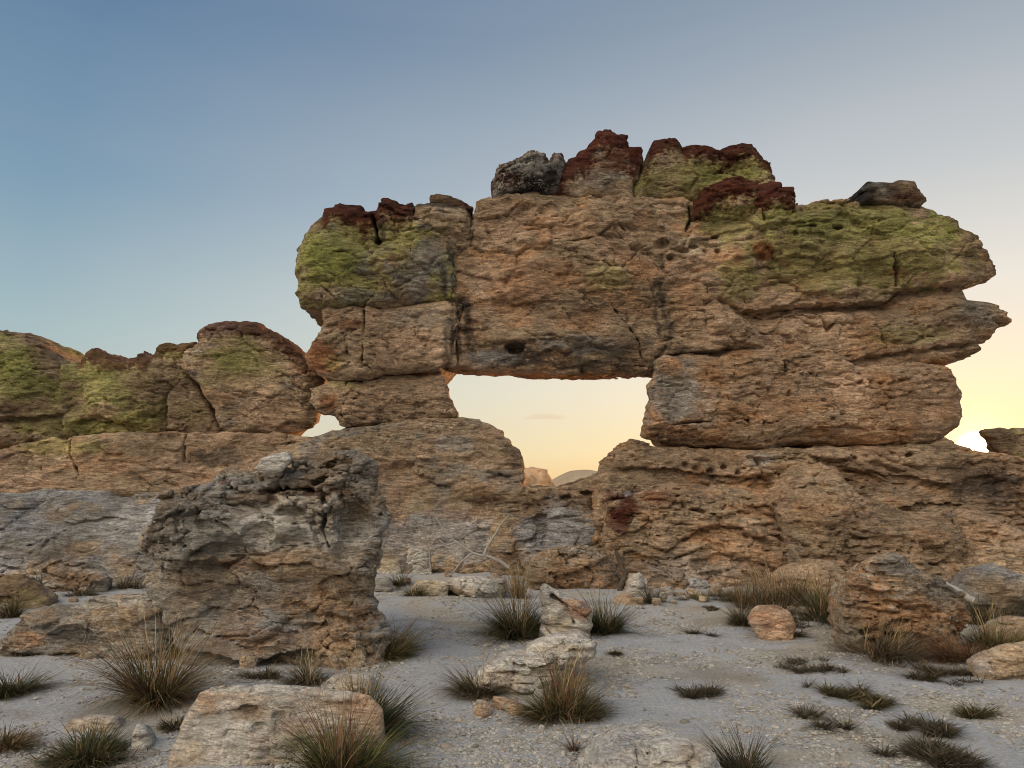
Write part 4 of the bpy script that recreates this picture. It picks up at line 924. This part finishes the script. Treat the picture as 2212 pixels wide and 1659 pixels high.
def tuft(label, px, py, w, h, n, mix, droop=0.9, spread=0.8, lean=(0, 0), stalks=0, sh=1.6, smix=None, wid=0.0075, seed=0, name='grass_tuft', rootr=0.22, cat='grass tuft', group='grass tufts on the stony ground', deep=0.8, seg=4):
    rng = np.random.RandomState(1000 + seed + int(px) + int(py))
    x, y = [float(v) for v in G(px, py)]
    k = y / FPX
    y += rootr * w * k * deep * 0.6                       # py is the front foot of the tuft
    R = rootr * w * k; hh = h * k * 1.05; n = int(n * 2.2)
    a = rng.uniform(0, 2 * math.pi, n); q = np.sqrt(rng.uniform(0, 1, n)) * R
    nl = 8
    lk = rng.randint(0, nl, n); lka, lkq = rng.uniform(0, 6.28, nl), R * 1.05 * np.sqrt(rng.uniform(0, 1, nl)); lkh = rng.uniform(0.35, 1.2, nl)
    rx_, ry_ = lkq[lk] * np.cos(lka[lk]) + 0.42 * q * np.cos(a), lkq[lk] * np.sin(lka[lk]) + 0.42 * q * np.sin(a)
    a, q = np.arctan2(ry_, rx_), np.hypot(rx_, ry_)
    root = np.stack([x + rx_, y + ry_ * deep, np.zeros(n)], 1)
    root[:, 2] = ground_z(root[:, 0], root[:, 1]) - 0.02
    laz = rng.uniform(0, 6.28, nl); lt = rng.uniform(0, .6, nl)
    az = a + rng.normal(0, 0.75, n)
    tl = np.clip(np.abs(rng.normal(0.15, 0.35 * spread, n)) + 0.55 * spread * q / (R + 1e-6), 0, 1.35)
    hx, hy = np.sin(tl) * np.cos(az) + lt[lk] * np.cos(laz[lk]), np.sin(tl) * np.sin(az) + lt[lk] * np.sin(laz[lk])
    az, tl = np.arctan2(hy, hx), np.clip(np.hypot(hx, hy), 0, 1.35)
    L = hh * lkh[lk] * rng.uniform(0.45, 1.2, n) / np.maximum(0.55, np.cos(tl * 0.6))
    az_l = math.atan2(lean[1], lean[0]) if lean != (0, 0) else 0
    lm = math.hypot(*lean)
    if lm > 0:
        hx, hy = np.sin(tl) * np.cos(az) + lm * math.cos(az_l), np.sin(tl) * np.sin(az) + lm * math.sin(az_l)
        az = np.arctan2(hy, hx); tl = np.clip(np.hypot(hx, hy), 0, 1.3)
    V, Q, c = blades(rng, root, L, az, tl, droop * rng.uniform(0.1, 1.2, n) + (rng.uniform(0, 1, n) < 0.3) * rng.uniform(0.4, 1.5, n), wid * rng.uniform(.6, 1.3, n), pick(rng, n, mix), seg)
    m = n // 6                                            # dead blades lying round the foot
    a = rng.uniform(0, 6.28, m); q = R * (0.5 + 1.3 * rng.uniform(0, 1, m))
    rt = np.stack([x + q * np.cos(a), y + q * np.sin(a) * deep, np.zeros(m)], 1); rt[:, 2] = ground_z(rt[:, 0], rt[:, 1]) + rng.uniform(0, .02, m)
    V2, Q2, c2 = blades(rng, rt, hh * rng.uniform(.15, .6, m), rng.uniform(0, 6.28, m), rng.uniform(1.0, 1.6, m), rng.uniform(-.2, .3, m), wid * rng.uniform(.6, 1.2, m), pick(rng, m, {'brown': 3, 'grey': 2, 'tan': 1, 'black': 2}), seg)
    Q = np.concatenate([Q, Q2 + len(V)]); V = np.concatenate([V, V2]); c = np.concatenate([c, c2])
    if stalks:
        m = stalks
        a = rng.uniform(0, 6.28, m); q = np.sqrt(rng.uniform(0, 1, m)) * R * 0.8
        rt = np.stack([x + q * np.cos(a), y + q * np.sin(a) * deep, np.zeros(m)], 1)
        t2 = np.abs(rng.normal(0.05, 0.16, m)); az2 = a + rng.normal(0, .4, m)
        if lm > 0:
            hx, hy = np.sin(t2) * np.cos(az2) + lm * math.cos(az_l), np.sin(t2) * np.sin(az2) + lm * math.sin(az_l)
            az2 = np.arctan2(hy, hx); t2 = np.hypot(hx, hy)
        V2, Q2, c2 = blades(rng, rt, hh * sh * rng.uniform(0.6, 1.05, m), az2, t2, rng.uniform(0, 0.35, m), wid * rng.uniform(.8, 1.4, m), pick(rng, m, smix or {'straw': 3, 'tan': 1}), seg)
        Q = np.concatenate([Q, Q2 + len(V)]); V = np.concatenate([V, V2]); c = np.concatenate([c, c2])
    loc = (x, y, 0.0)
    o = link(name, mesh_from(name, V - np.array(loc), Q, M_GRASS, c), loc)
    return tag(o, label, cat, group)

def mat_(label, x0, y0, x1, y1, n, mix, hgt=0.10, seed=0, tiltd=0.0):
    """a low mat of dry grass, ellipse between two picture corners on the ground"""
    rng = np.random.RandomState(2000 + seed); n = int(n * 4)
    xa, ya = G(x0, y1); xb, yb = G(x1, y1); _, yc = G((x0 + x1) / 2, y0)
    k = ya / FPX
    cx = (xa + xb) / 2; rx = (xb - xa) / 2; cy = (ya + yc) / 2; ry = max((yc - ya) / 2 * 0.85, 0.08)
    nc = max(8, int(n / 70))
    ca = rng.uniform(0, 6.28, nc); cq = np.sqrt(rng.uniform(0, 1, nc)) * 0.85
    cxs, cys = cx + rx * cq * np.cos(ca), cy + ry * cq * np.sin(ca) + tiltd * rx * cq * np.cos(ca)
    w = rng.randint(0, nc, n)
    qx, qy = cx + rx * 1.05 * np.sqrt(rng.uniform(0, 1, n * 3)) * np.cos(rng.uniform(0, 6.28, n * 3)), 0
    th = rng.uniform(0, 6.28, n * 4); qq = np.sqrt(rng.uniform(0, 1, n * 4))
    qx, qy = cx + rx * 1.1 * qq * np.cos(th), cy + ry * 1.1 * qq * np.sin(th) + tiltd * rx * qq * np.cos(th)
    ok = fbm(qx * 4.5, qy * 4.5, 0 * qx, 3, 300 + seed) > 0.05 + 0.9 * (qq - 0.45)
    qx, qy = qx[ok], qy[ok]; n = len(qx); az = None
    root = np.stack([qx, qy, np.zeros(n)], 1)
    root[:, 2] = ground_z(root[:, 0], root[:, 1]) - 0.01
    az = rng.uniform(0, 6.28, n)
    V, Q, c = blades(rng, root, hgt * rng.uniform(0.5, 1.8, n), az, rng.uniform(0.8, 1.55, n), rng.uniform(0, 0.4, n), 0.007 * rng.uniform(.6, 1.4, n), pick(rng, n, mix) * 0.7, 3)
    loc = (float(cx), float(cy), 0.0)
    o = link('grass_mat', mesh_from('grass_mat', V - np.array(loc), Q, M_GRASS, c), loc)
    return tag(o, label, 'grass mat', 'low mats of dry grass on the path')

DG = {'green': 5, 'dgreen': 4, 'tan': 1.2, 'brown': 1.5, 'black': 1}
MIXT = {'green': 3, 'tan': 2.2, 'brown': 2, 'straw': 1, 'black': 1}
DRY = {'tan': 3, 'straw': 1.6, 'brown': 3, 'grey': 2}
RED = {'red': 3.5, 'brown': 3, 'tan': 1.5, 'straw': .8}
tuft('big reddish-tan tuft leaning right at the lower left corner of the huge boulder', 335, 1530, 150, 150, 750, {'tan': 2.2, 'red': 2, 'brown': 4, 'straw': 1, 'green': 2, 'dgreen': 2}, droop=1.1, spread=1.0, lean=(0.12, -0.05), stalks=40, sh=1.5, seed=1)
tuft('thin green tuft with tall straw stalks against the left side of the huge boulder', 285, 1395, 60, 100, 200, {'green': 3, 'dgreen': 2, 'straw': 2}, droop=.5, spread=.5, stalks=22, sh=1.5, seed=2)
tuft('olive tuft at the right foot of the huge boulder beside the path', 828, 1425, 120, 95, 620, {'green': 3, 'tan': 2.5, 'brown': 2, 'ygreen': 1}, droop=1.1, spread=1.0, lean=(.18, 0), stalks=14, sh=1.2, seed=3)
tuft('sparse dark tuft under the front overhang of the huge boulder', 665, 1478, 120, 70, 320, {'brown': 3, 'grey': 3, 'tan': 1, 'dgreen': 2}, droop=1.3, spread=1.2, stalks=10, sh=1.3, seed=4)
tuft('thin brown grass lying along the foot of the huge boulder left of its front overhang', 560, 1470, 130, 40, 260, {'brown': 3, 'black': 3, 'tan': 1, 'grey': 1}, droop=1.2, spread=1.3, lean=(-.2, 0), seed=5)
tuft('dark green tuft with tall straw stalks behind the right end of the blocky peach slab', 778, 1590, 130, 110, 700, DG, droop=.8, spread=.8, lean=(.12, 0), stalks=26, sh=1.9, seed=6)
tuft('broad green tuft with fine brown stems in front of the blocky peach slab', 728, 1700, 190, 140, 900, {'green': 4, 'dgreen': 3, 'tan': 2, 'ygreen': 1.5, 'brown': 1}, droop=.8, spread=.95, stalks=60, sh=1.35, smix={'tan': 2, 'red': 1.5}, seed=7)
tuft('largest dark green tuft, tall seed stalks rising behind it, left of the orange-streaked wedge', 1122, 1376, 125, 112, 950, DG, droop=1.0, spread=.85, stalks=34, sh=1.5, smix={'straw': 2, 'tan': 2, 'grey': 1}, seed=8)
tuft('tall thin straw stalks growing at the left end of the long orange boulder', 1122, 1290, 56, 85, 120, {'tan': 3, 'red': 1.5, 'straw': 2, 'grey': 1}, droop=.25, spread=.25, stalks=30, sh=1.25, seed=9)
tuft('dark green tuft right of the orange-streaked wedge', 1312, 1368, 76, 86, 600, DG, droop=.7, spread=.75, stalks=10, sh=1.1, seed=10)
tuft('wiry dark tuft left of the pale broken stone in the path', 1040, 1500, 110, 95, 480, {'dgreen': 3, 'brown': 3, 'grey': 2, 'tan': 1.5}, droop=1.3, spread=1.0, stalks=8, sh=1.2, seed=11)
tuft('large tuft with rust and straw stems in front of the pale broken stone', 1222, 1548, 170, 120, 950, {'dgreen': 3, 'green': 2, 'brown': 2, 'tan': 2, 'straw': 1}, droop=1.0, spread=.95, stalks=75, sh=1.25, smix={'tan': 3, 'red': 2, 'straw': 2}, lean=(.06, 0), seed=12)
tuft('wide low dark green tuft at the lower left in front of the broad pale stone', 175, 1648, 200, 80, 900, {'dgreen': 4, 'green': 3, 'brown': 2, 'tan': 1.2}, droop=1.2, spread=1.1, rootr=.34, seed=13)
tuft('dark green tuft at the left edge in front of the long grey slab', 14, 1500, 120, 60, 500, DG, droop=1.2, spread=1.1, lean=(.1, 0), seed=14)
tuft('short orange-brown tuft in the bottom left corner', 0, 1612, 120, 50, 420, {'tan': 3, 'red': 1, 'green': 2, 'brown': 2}, droop=1.1, spread=1.1, seed=15)
tuft('stiff dark spiky tuft at the bottom edge right of the white pitted rock', 1608, 1685, 95, 100, 330, {'black': 3, 'brown': 2, 'dgreen': 3}, droop=.15, spread=.6, wid=.005, seed=16)
tuft('tiny bare twiggy sprig at the left end of the white pitted rock', 1240, 1625, 56, 55, 40, {'brown': 3, 'red': 1, 'grey': 1}, droop=.2, spread=.9, wid=.004, seed=17, rootr=.08)
tuft('single thin dry stem standing in front of the white pitted rock', 1352, 1690, 10, 130, 4, {'grey': 2, 'brown': 1}, droop=.05, spread=.08, wid=.004, seed=18)
tuft('dark tuft pressed against the left of the red and white blotched rock', 1608, 1348, 70, 60, 420, {'dgreen': 3, 'brown': 3, 'grey': 2, 'tan': 1}, droop=.9, spread=.8, seed=19)
tuft('small olive tuft at the right foot of the red and white blotched rock', 1716, 1372, 44, 50, 220, {'green': 3, 'tan': 2, 'brown': 2}, droop=.8, spread=.8, seed=20)
for i, (px, w_, h_, lab) in enumerate([(1630, 80, 70, 'reddish dry reeds at the left end of the reed bed under the arch'), (1690, 90, 90, 'tallest straw reeds behind the red and white blotched rock'),
                                        (1745, 90, 80, 'greenish reeds in the middle of the reed bed behind the path'), (1795, 80, 95, 'dark grey-green reeds pressed against the left side of the broad layered boulder')]):
    tuft(lab, px, 1312 + (i == 3) * 30, w_, h_, 330, {'tan': 2.2, 'straw': 1, 'grey': 2, 'brown': 3, 'dgreen': 2, 'green': 1.5 * (i > 1) + .01, 'red': 1.5 * (i == 0) + .01}, droop=.5, spread=.5, stalks=40, sh=1.25, smix={'straw': 2, 'tan': 2, 'red': .8}, seed=30 + i, name='reeds', cat='reeds', group='reeds at the foot of the arch', rootr=.4)
tuft('twiggy reddish bush sprawling in front of the broad layered boulder', 1915, 1425, 170, 85, 560, {'red': 2, 'brown': 3, 'grey': 2, 'tan': 1.5, 'dgreen': 1.5}, droop=.9, spread=1.1, rootr=.34, stalks=18, sh=1.1, seed=40, name='dry_bush', cat='bush')
tuft('rust-brown bush at the right foot of the broad layered boulder', 2078, 1428, 100, 75, 520, {'red': 4, 'brown': 3, 'tan': 1}, droop=.9, spread=.9, rootr=.32, seed=41, name='dry_bush', cat='bush')
tuft('yellow-tan grass at the right edge above the grey-pink rock', 2165, 1398, 120, 90, 560, {'tan': 3, 'straw': 2, 'ygreen': 2, 'green': 2}, droop=.9, spread=.9, rootr=.36, stalks=18, sh=1.2, seed=42)
tuft('dark grass clump behind the broad layered boulder on its right', 2110, 1345, 110, 60, 320, {'dgreen': 3, 'brown': 2, 'tan': 1}, droop=.8, spread=.9, rootr=.36, seed=43)
for i, (px, py, w_, h_, lab) in enumerate([(1408, 1306, 70, 50, 'dark wiry tuft left of the small white block'), (1505, 1300, 110, 34, 'low grey grass in front of the oblong grey stone'), (860, 1268, 50, 46, 'dark tuft between the rounded white stone and the upright white one'),
        (895, 1292, 60, 34, 'small olive tuft left of the rounded cream stone'), (982, 1286, 42, 38, 'small dark tuft right of the rounded cream stone'), (930, 1250, 36, 44, 'yellowish sprig just right of the upright white stone'), (838, 1212, 50, 26, 'dim tuft at the foot of the arch above the rounded white stone'),
        (1020, 1250, 70, 26, 'dark low grass beneath the bleached fallen branch'), (275, 1275, 70, 55, 'grey dry grass in front of the tan cracked rock'), (22, 1330, 70, 60, 'orange-tinged grass leaning over the squat brown rock'), (170, 1290, 90, 40, 'thin grass in front of the sloping grey rock'),
        (1350, 1240, 60, 40, 'grey grass above the right end of the long orange boulder'), (380, 1580, 90, 34, 'dim thin grass left of the blocky peach slab'), (225, 1345, 80, 44, 'dark grass growing through the top edge of the long grey slab'), (60, 1420, 120, 40, 'brown dead grass in front of the orange tip of the long grey slab'), (1590, 1300, 60, 46, 'short grey grass where the reed bed meets the path'), (1330, 1420, 40, 16, 'tiny dark sprig on the path right of the pale broken stone')]):
    tuft(lab, px, py, w_, h_, 190, MIXT if i % 2 else {'dgreen': 3, 'brown': 3, 'grey': 1, 'tan': 1}, droop=1.0, spread=.9, seed=50 + i, stalks=4, sh=1.2)
tuft('yellow-green bush with dark drooping leaves at the left below the grey ledge', 55, 1222, 100, 50, 420, {'ygreen': 5, 'green': 3, 'tan': 1}, droop=1.0, spread=.9, rootr=.36, wid=.014, seed=70, name='bush', cat='bush')

for i, (px, py, w_, h_, lab) in enumerate([(1668, 1330, 110, 46, 'low brown scrub at the foot of the reddish dry reeds'), (1765, 1350, 110, 60, 'dark grey-green scrub between the red and white blotched rock and the broad layered boulder'),
        (2150, 1330, 140, 60, 'dim olive scrub below the grey broken ledge'), (1560, 1296, 90, 36, 'low dead scrub by the little tan stone'), (880, 1240, 70, 26, 'thin dim scrub at the wall foot behind the upright white stone'), (90, 1280, 100, 50, 'dim brown scrub between the squat brown rock and the sloping grey rock')]):
    tuft(lab, px, py, w_, h_, 330, {'brown': 3, 'dgreen': 3, 'grey': 1.5, 'tan': 1, 'black': 1}, droop=1.5, spread=1.2, seed=90 + i, rootr=.42, name='dry_bush', cat='bush', group='low scrub along the foot of the rock', wid=.009)

MATMIX = {'brown': 3, 'black': 2, 'grey': 2, 'tan': 1.5, 'dgreen': 2}
for i, (x0, y0, x1, y1, n, lab) in enumerate([(1498, 1366, 1562, 1386, 160, 'small dark mat nearest the red and white blotched rock'), (1412, 1450, 1458, 1464, 70, 'tiny dark mat alone in the middle of the right-hand path'), (1480, 1484, 1585, 1512, 260, 'thick dark mat with a twig on its left in the open path'),
        (1700, 1415, 1850, 1455, 260, 'long thin mat trailing diagonally across the path'), (1800, 1468, 2000, 1532, 620, 'largest mat, green-brown, in the middle right of the path'), (1740, 1535, 1885, 1592, 420, 'grey-brown mat below the largest one'),
        (1930, 1556, 1986, 1578, 100, 'little grey mat right of the grey-brown mat'), (2020, 1555, 2122, 1610, 330, 'brown tufted mat near the right edge, a straw tip on it'), (2075, 1520, 2170, 1550, 220, 'tan mat highest of those at the right edge'), (1955, 1610, 2200, 1672, 560, 'dark mat at the bottom right edge'),
        (2010, 1430, 2200, 1482, 420, 'grey sprawling mat in front of the grey-pink rock'), (1830, 1405, 1880, 1420, 70, 'dark patch of dry grass at the left of the twiggy reddish bush'), (1520, 1308, 1590, 1320, 90, 'thin mat by the reed bed')]):
    mat_(lab, x0, y0, x1, y1, n, MATMIX if i not in (4, 8) else {'green': 3, 'tan': 2, 'brown': 2, 'straw': 1, 'dgreen': 2}, seed=i, hgt=0.10 if n > 150 else 0.06, tiltd=-0.35 if i in (3, 5) else 0)

# ---- dead wood
def tubes(paths, col, seed=0, ns=6):
    V, Q, Cc = [], [], []; off = 0
    for pts, r0, r1 in paths:
        P = np.array(pts, float)
        t = np.linspace(0, 1, len(P)); tt = np.linspace(0, 1, len(P) * 4)
        P = np.stack([np.interp(tt, t, P[:, k]) for k in range(3)], 1)
        s = tt * 7 + seed
        P += 0.012 * np.stack([noise(s * 2, s * 0, s * 0 + k, seed + k) for k in range(3)], 1)
        R = r0 + (r1 - r0) * tt
        T = np.gradient(P, axis=0); T /= np.linalg.norm(T, axis=1)[:, None] + 1e-9
        up = np.array([0.3, 0.2, 1.0]); A = np.cross(T, up); A /= np.linalg.norm(A, axis=1)[:, None] + 1e-9
        B = np.cross(T, A)
        for j in range(ns):
            a = 2 * math.pi * j / ns
            V.append(P + (A * math.cos(a) + B * math.sin(a)) * (R * (1 + 0.2 * np.sin(tt * 40 + j)))[:, None])
        n = len(P)
        Vi = off + np.arange(ns)[:, None] * n + np.arange(n)[None]
        for j in range(ns):
            a_, b_ = Vi[j], Vi[(j + 1) % ns]
            Q.append(np.stack([a_[:-1], b_[:-1], b_[1:], a_[1:]], 1))
        off += ns * n
    V = np.concatenate(V); Q = np.concatenate(Q)
    c = np.tile(np.array(col), (len(V), 1)) * (1 + 0.3 * noise(V[:, 0] * 20, V[:, 1] * 20, V[:, 2] * 20, 3))[:, None]
    return V, Q, c
def wpts(pix, D):
    return [(*[float(v) for v in (U(px, py, d)[0],)], d, float(U(px, py, d)[1])) for px, py, d in [(p[0], p[1], D + (p[2] if len(p) > 2 else 0)) for p in pix]]
def branch(name, label, cat, paths, col, seed=0):
    V, Q, c = tubes(paths, col, seed)
    loc = np.array([V[:, 0].mean(), V[:, 1].mean(), max(V[:, 2].min(), 0)])
    o = link(name, mesh_from(name, V - loc, Q, M_WOOD, c), tuple(loc))
    tag(o, label, cat)
D0 = 13.5
branch('fallen_branch', 'bleached forked dead branch propped against the foot of the arch', 'branch',
       [(wpts([(1100, 1225), (1062, 1204), (1020, 1195), (985, 1172), (955, 1140), (935, 1105)], D0), 0.035, 0.008), (wpts([(1045, 1198), (1062, 1165), (1085, 1130), (1100, 1112)], D0), 0.028, 0.007), (wpts([(985, 1172), (965, 1178), (948, 1165)], D0), 0.02, 0.008), (wpts([(1062, 1165), (1050, 1148)], D0), 0.02, 0.006),
        (wpts([(1020, 1195), (1000, 1210), (975, 1240)], D0), 0.02, 0.01)], (.33, .31, .28), 1)
branch('dead_sapling', 'thin pale dead sapling standing left of the bleached forked branch', 'branch', [(wpts([(930, 1235), (928, 1195), (918, 1160), (912, 1130)], D0), 0.022, 0.008), (wpts([(918, 1160), (905, 1140), (900, 1120)], D0), 0.012, 0.006), (wpts([(926, 1180), (940, 1150)], D0), 0.010, 0.005)], (.27, .25, .22), 2)
branch('dead_stump', 'dark crooked dead stem between the long orange boulder and the split-off rock', 'dead stem', [(wpts([(1346, 1300), (1340, 1265), (1352, 1245), (1340, 1215), (1330, 1190)], 12.6), 0.06, 0.03), (wpts([(1340, 1215), (1348, 1205)], 12.6), 0.03, 0.01)], (.10, .08, .06), 3)
branch('dead_roots', 'pale dead roots lying across the face of the broad layered boulder', 'roots', [(wpts([(1825, 1252), (1860, 1268), (1900, 1290), (1935, 1300), (1990, 1318)], 8.35), 0.02, 0.01), (wpts([(1820, 1290), (1870, 1305), (1915, 1296), (1960, 1282), (1990, 1272)], 8.36), 0.014, 0.007), (wpts([(1935, 1300), (1960, 1312), (2000, 1325)], 8.3), 0.012, 0.006), (wpts([(1860, 1268), (1840, 1240), (1852, 1215)], 8.4), 0.01, 0.004)], (.42, .37, .29), 4)
branch('fallen_log', 'short pale log lying on the right shoulder of the broad layered boulder', 'log', [(wpts([(2035, 1262), (2070, 1280), (2100, 1298)], 8.7), 0.05, 0.045)], (.40, .37, .33), 5)

# ---- rubble at the foot of the rock
def rubble():
    protos = []
    for v in range(5):
        V, Q, col = rock_mesh('stone', blob(1106, 1300, 1350, 60 + 10 * (v % 3), 200 + v, sq=.5), 10.0, 0.34, vox=0.02, seed=210 + v, r=0.10, zmin=-0.9, amp=0.05, freq=3, strata=0.02, sfreq=8, cells=0.02, cfreq=4, flakes=0.01, fine=0.006, tap=.4,
                              base=[('pale', 'tan', 'grey'), ('tan', 'grey', 'brown'), ('peach', 'tan', 'grey'), ('bluegrey', 'pale', 'grey'), ('tan', 'peach', 'brown')][v])
        c = (V.min(0) + V.max(0)) / 2; c[2] = V[:, 2].min() + 0.25 * (V[:, 2].max() - V[:, 2].min())
        protos.append(mesh_from('rubble_stone', V - c, Q, M_STONE, col))
    rng = random.Random(9); k = 0
    lines = [((1330, 1292), (1620, 1318), 22, 22), ((1590, 1330), (1820, 1350), 10, 20), ((830, 1262), (1130, 1262), 20, 26), ((0, 1300), (300, 1275), 12, 30), ((2060, 1440), (2212, 1400), 8, 20), ((380, 1440), (820, 1420), 12, 25), ((1030, 1515), (1300, 1505), 10, 24)]
    for (xa, ya), (xb, yb), n, jit in lines:
        for i in range(n):
            t = rng.random()
            x, y = G(xa + (xb - xa) * t + rng.uniform(-10, 10), ya + (yb - ya) * t + rng.uniform(-jit, jit))
            o = link('rubble_stone', protos[rng.randrange(5)], (float(x), float(y), float(ground_z(x, y))))
            q = rng.uniform(0.16, 0.5) * (0.5 + 0.05 * float(y))
            o.scale = (q * rng.uniform(.8, 1.4), q * rng.uniform(.8, 1.2), q * rng.uniform(.6, 1.0)); o.rotation_euler = (rng.uniform(-.2, .2), rng.uniform(-.2, .2), rng.uniform(0, 6.28))
            tag(o, 'small broken stone among the rubble round the bigger rocks', 'stone', 'rubble stones round the bigger rocks')
rubble()

# ---- loose gravel
def gravel():
    rng = np.random.RandomState(5)
    t = (1 + 5 ** .5) / 2
    iv = np.array([(-1, t, 0), (1, t, 0), (-1, -t, 0), (1, -t, 0), (0, -1, t), (0, 1, t), (0, -1, -t), (0, 1, -t), (t, 0, -1), (t, 0, 1), (-t, 0, -1), (-t, 0, 1)], float); iv /= np.linalg.norm(iv[0])
    it = np.array([(0, 11, 5), (0, 5, 1), (0, 1, 7), (0, 7, 10), (0, 10, 11), (1, 5, 9), (5, 11, 4), (11, 10, 2), (10, 7, 6), (7, 1, 8), (3, 9, 4), (3, 4, 2), (3, 2, 6), (3, 6, 8), (3, 8, 9), (4, 9, 5), (2, 4, 11), (6, 2, 10), (8, 6, 7), (9, 8, 1)])
    n = 190000
    d = 3.5 * (13.5 / 3.5) ** rng.uniform(0, 1, n)
    a = rng.uniform(-0.72, 0.72, n)
    x, y = d * np.sin(a), d * np.cos(a)
    dens = fbm(x * 1.1, y * 1.1, 0 * x, 4, 111) + 0.3 * smooth(1.0, 5.0, x) + 0.45 * np.exp(-((x + 0.2) ** 2 / 4 + (y - 5.3) ** 2 / .8))
    keep = rng.uniform(0, 1, n) < smooth(-0.15, 0.6, dens) * 0.95 + 0.04
    x, y = x[keep], y[keep]; n = len(x)
    s = 0.0045 + 0.012 * rng.uniform(0, 1, n) ** 3 + (rng.uniform(0, 1, n) < 0.012) * rng.uniform(0.005, 0.025, n)
    s *= 0.7 + 0.05 * y
    sc = np.stack([rng.uniform(.8, 1.5, n), rng.uniform(.7, 1.2, n), rng.uniform(.35, .75, n)], 1) * s[:, None]
    jit = 1 + rng.uniform(-.22, .22, (n, 12, 1))
    P = iv[None] * jit * sc[:, None, :]
    th = rng.uniform(0, 6.28, n); c_, s_ = np.cos(th)[:, None], np.sin(th)[:, None]
    X = P[:, :, 0] * c_ - P[:, :, 1] * s_ + x[:, None]; Y = P[:, :, 0] * s_ + P[:, :, 1] * c_ + y[:, None]
    Z = P[:, :, 2] + (ground_z(x, y) + sc[:, 2] * 0.25)[:, None]
    V = np.stack([X, Y, Z], 2).reshape(-1, 3)
    Fc = (np.arange(n)[:, None, None] * 12 + it[None]).reshape(-1, 3)
    pal = np.array([(.40, .375, .33), (.36, .35, .33), (.33, .30, .25), (.44, .42, .39), (.24, .22, .19), (.38, .32, .26)])
    col = np.repeat(pal[rng.choice(6, n, p=[.3, .25, .15, .12, .1, .08])] * rng.uniform(.75, 1.2, (n, 1)), 12, 0)
    tag(link('gravel', mesh_from('gravel', V, Fc, M_PEBBLE, col, False)), kind='stuff')
    print('PEBBLES', n)
gravel()

# ---- the small cloud seen through the opening
def cloud():
    D = 9000.0
    rng = np.random.RandomState(3)
    n, m = 72, 24
    x0, z0 = U(1128, 904, D); x1, z1 = U(1226, 904, D)
    cx, cz = (x0 + x1) / 2, z0; rx = (x1 - x0) / 2
    u = np.linspace(0, 2 * np.pi, n, endpoint=False); w = np.linspace(-np.pi / 2, np.pi / 2, m)
    Uu, Ww = np.meshgrid(u, w, indexing='ij')
    X = np.cos(Uu) * np.cos(Ww); Y = np.sin(Uu) * np.cos(Ww); Z = np.sin(Ww)
    d = 1 + 0.35 * fbm(X * 2.5, Y * 2.5, Z * 2.5, 4, 5)
    Z = np.where(Z < 0, Z * 0.4, Z)
    V = np.stack([cx + X * rx * d, D + Y * rx * 0.6 * d, cz + Z * 46 * d + 14 * np.exp(-X * X * 3)], -1).reshape(-1, 3)
    i = np.arange(n * m).reshape(n, m); j = np.roll(i, -1, 0)
    Q = np.stack([i[:, :-1].ravel(), j[:, :-1].ravel(), j[:, 1:].ravel(), i[:, 1:].ravel()], 1)
    mt = bpy.data.materials.new('cloud'); mt.use_nodes = True
    N, L = mt.node_tree.nodes, mt.node_tree.links
    b = N['Principled BSDF']; N.remove(b)
    v = N.new('ShaderNodeVolumePrincipled'); v.inputs['Density'].default_value = 0.0012; v.inputs['Color'].default_value = (.62, .55, .50, 1); v.inputs['Anisotropy'].default_value = 0.2
    L.new(v.outputs[0], N['Material Output'].inputs['Volume'])
    loc = (float(cx), D, float(cz))
    tag(link('cloud', mesh_from('cloud', V - np.array(loc), Q, mt, None), loc), 'small thin grey cloud low in the sky inside the arch opening', 'cloud')
cloud()
print('ROCK VERTS', TOTAL[0])
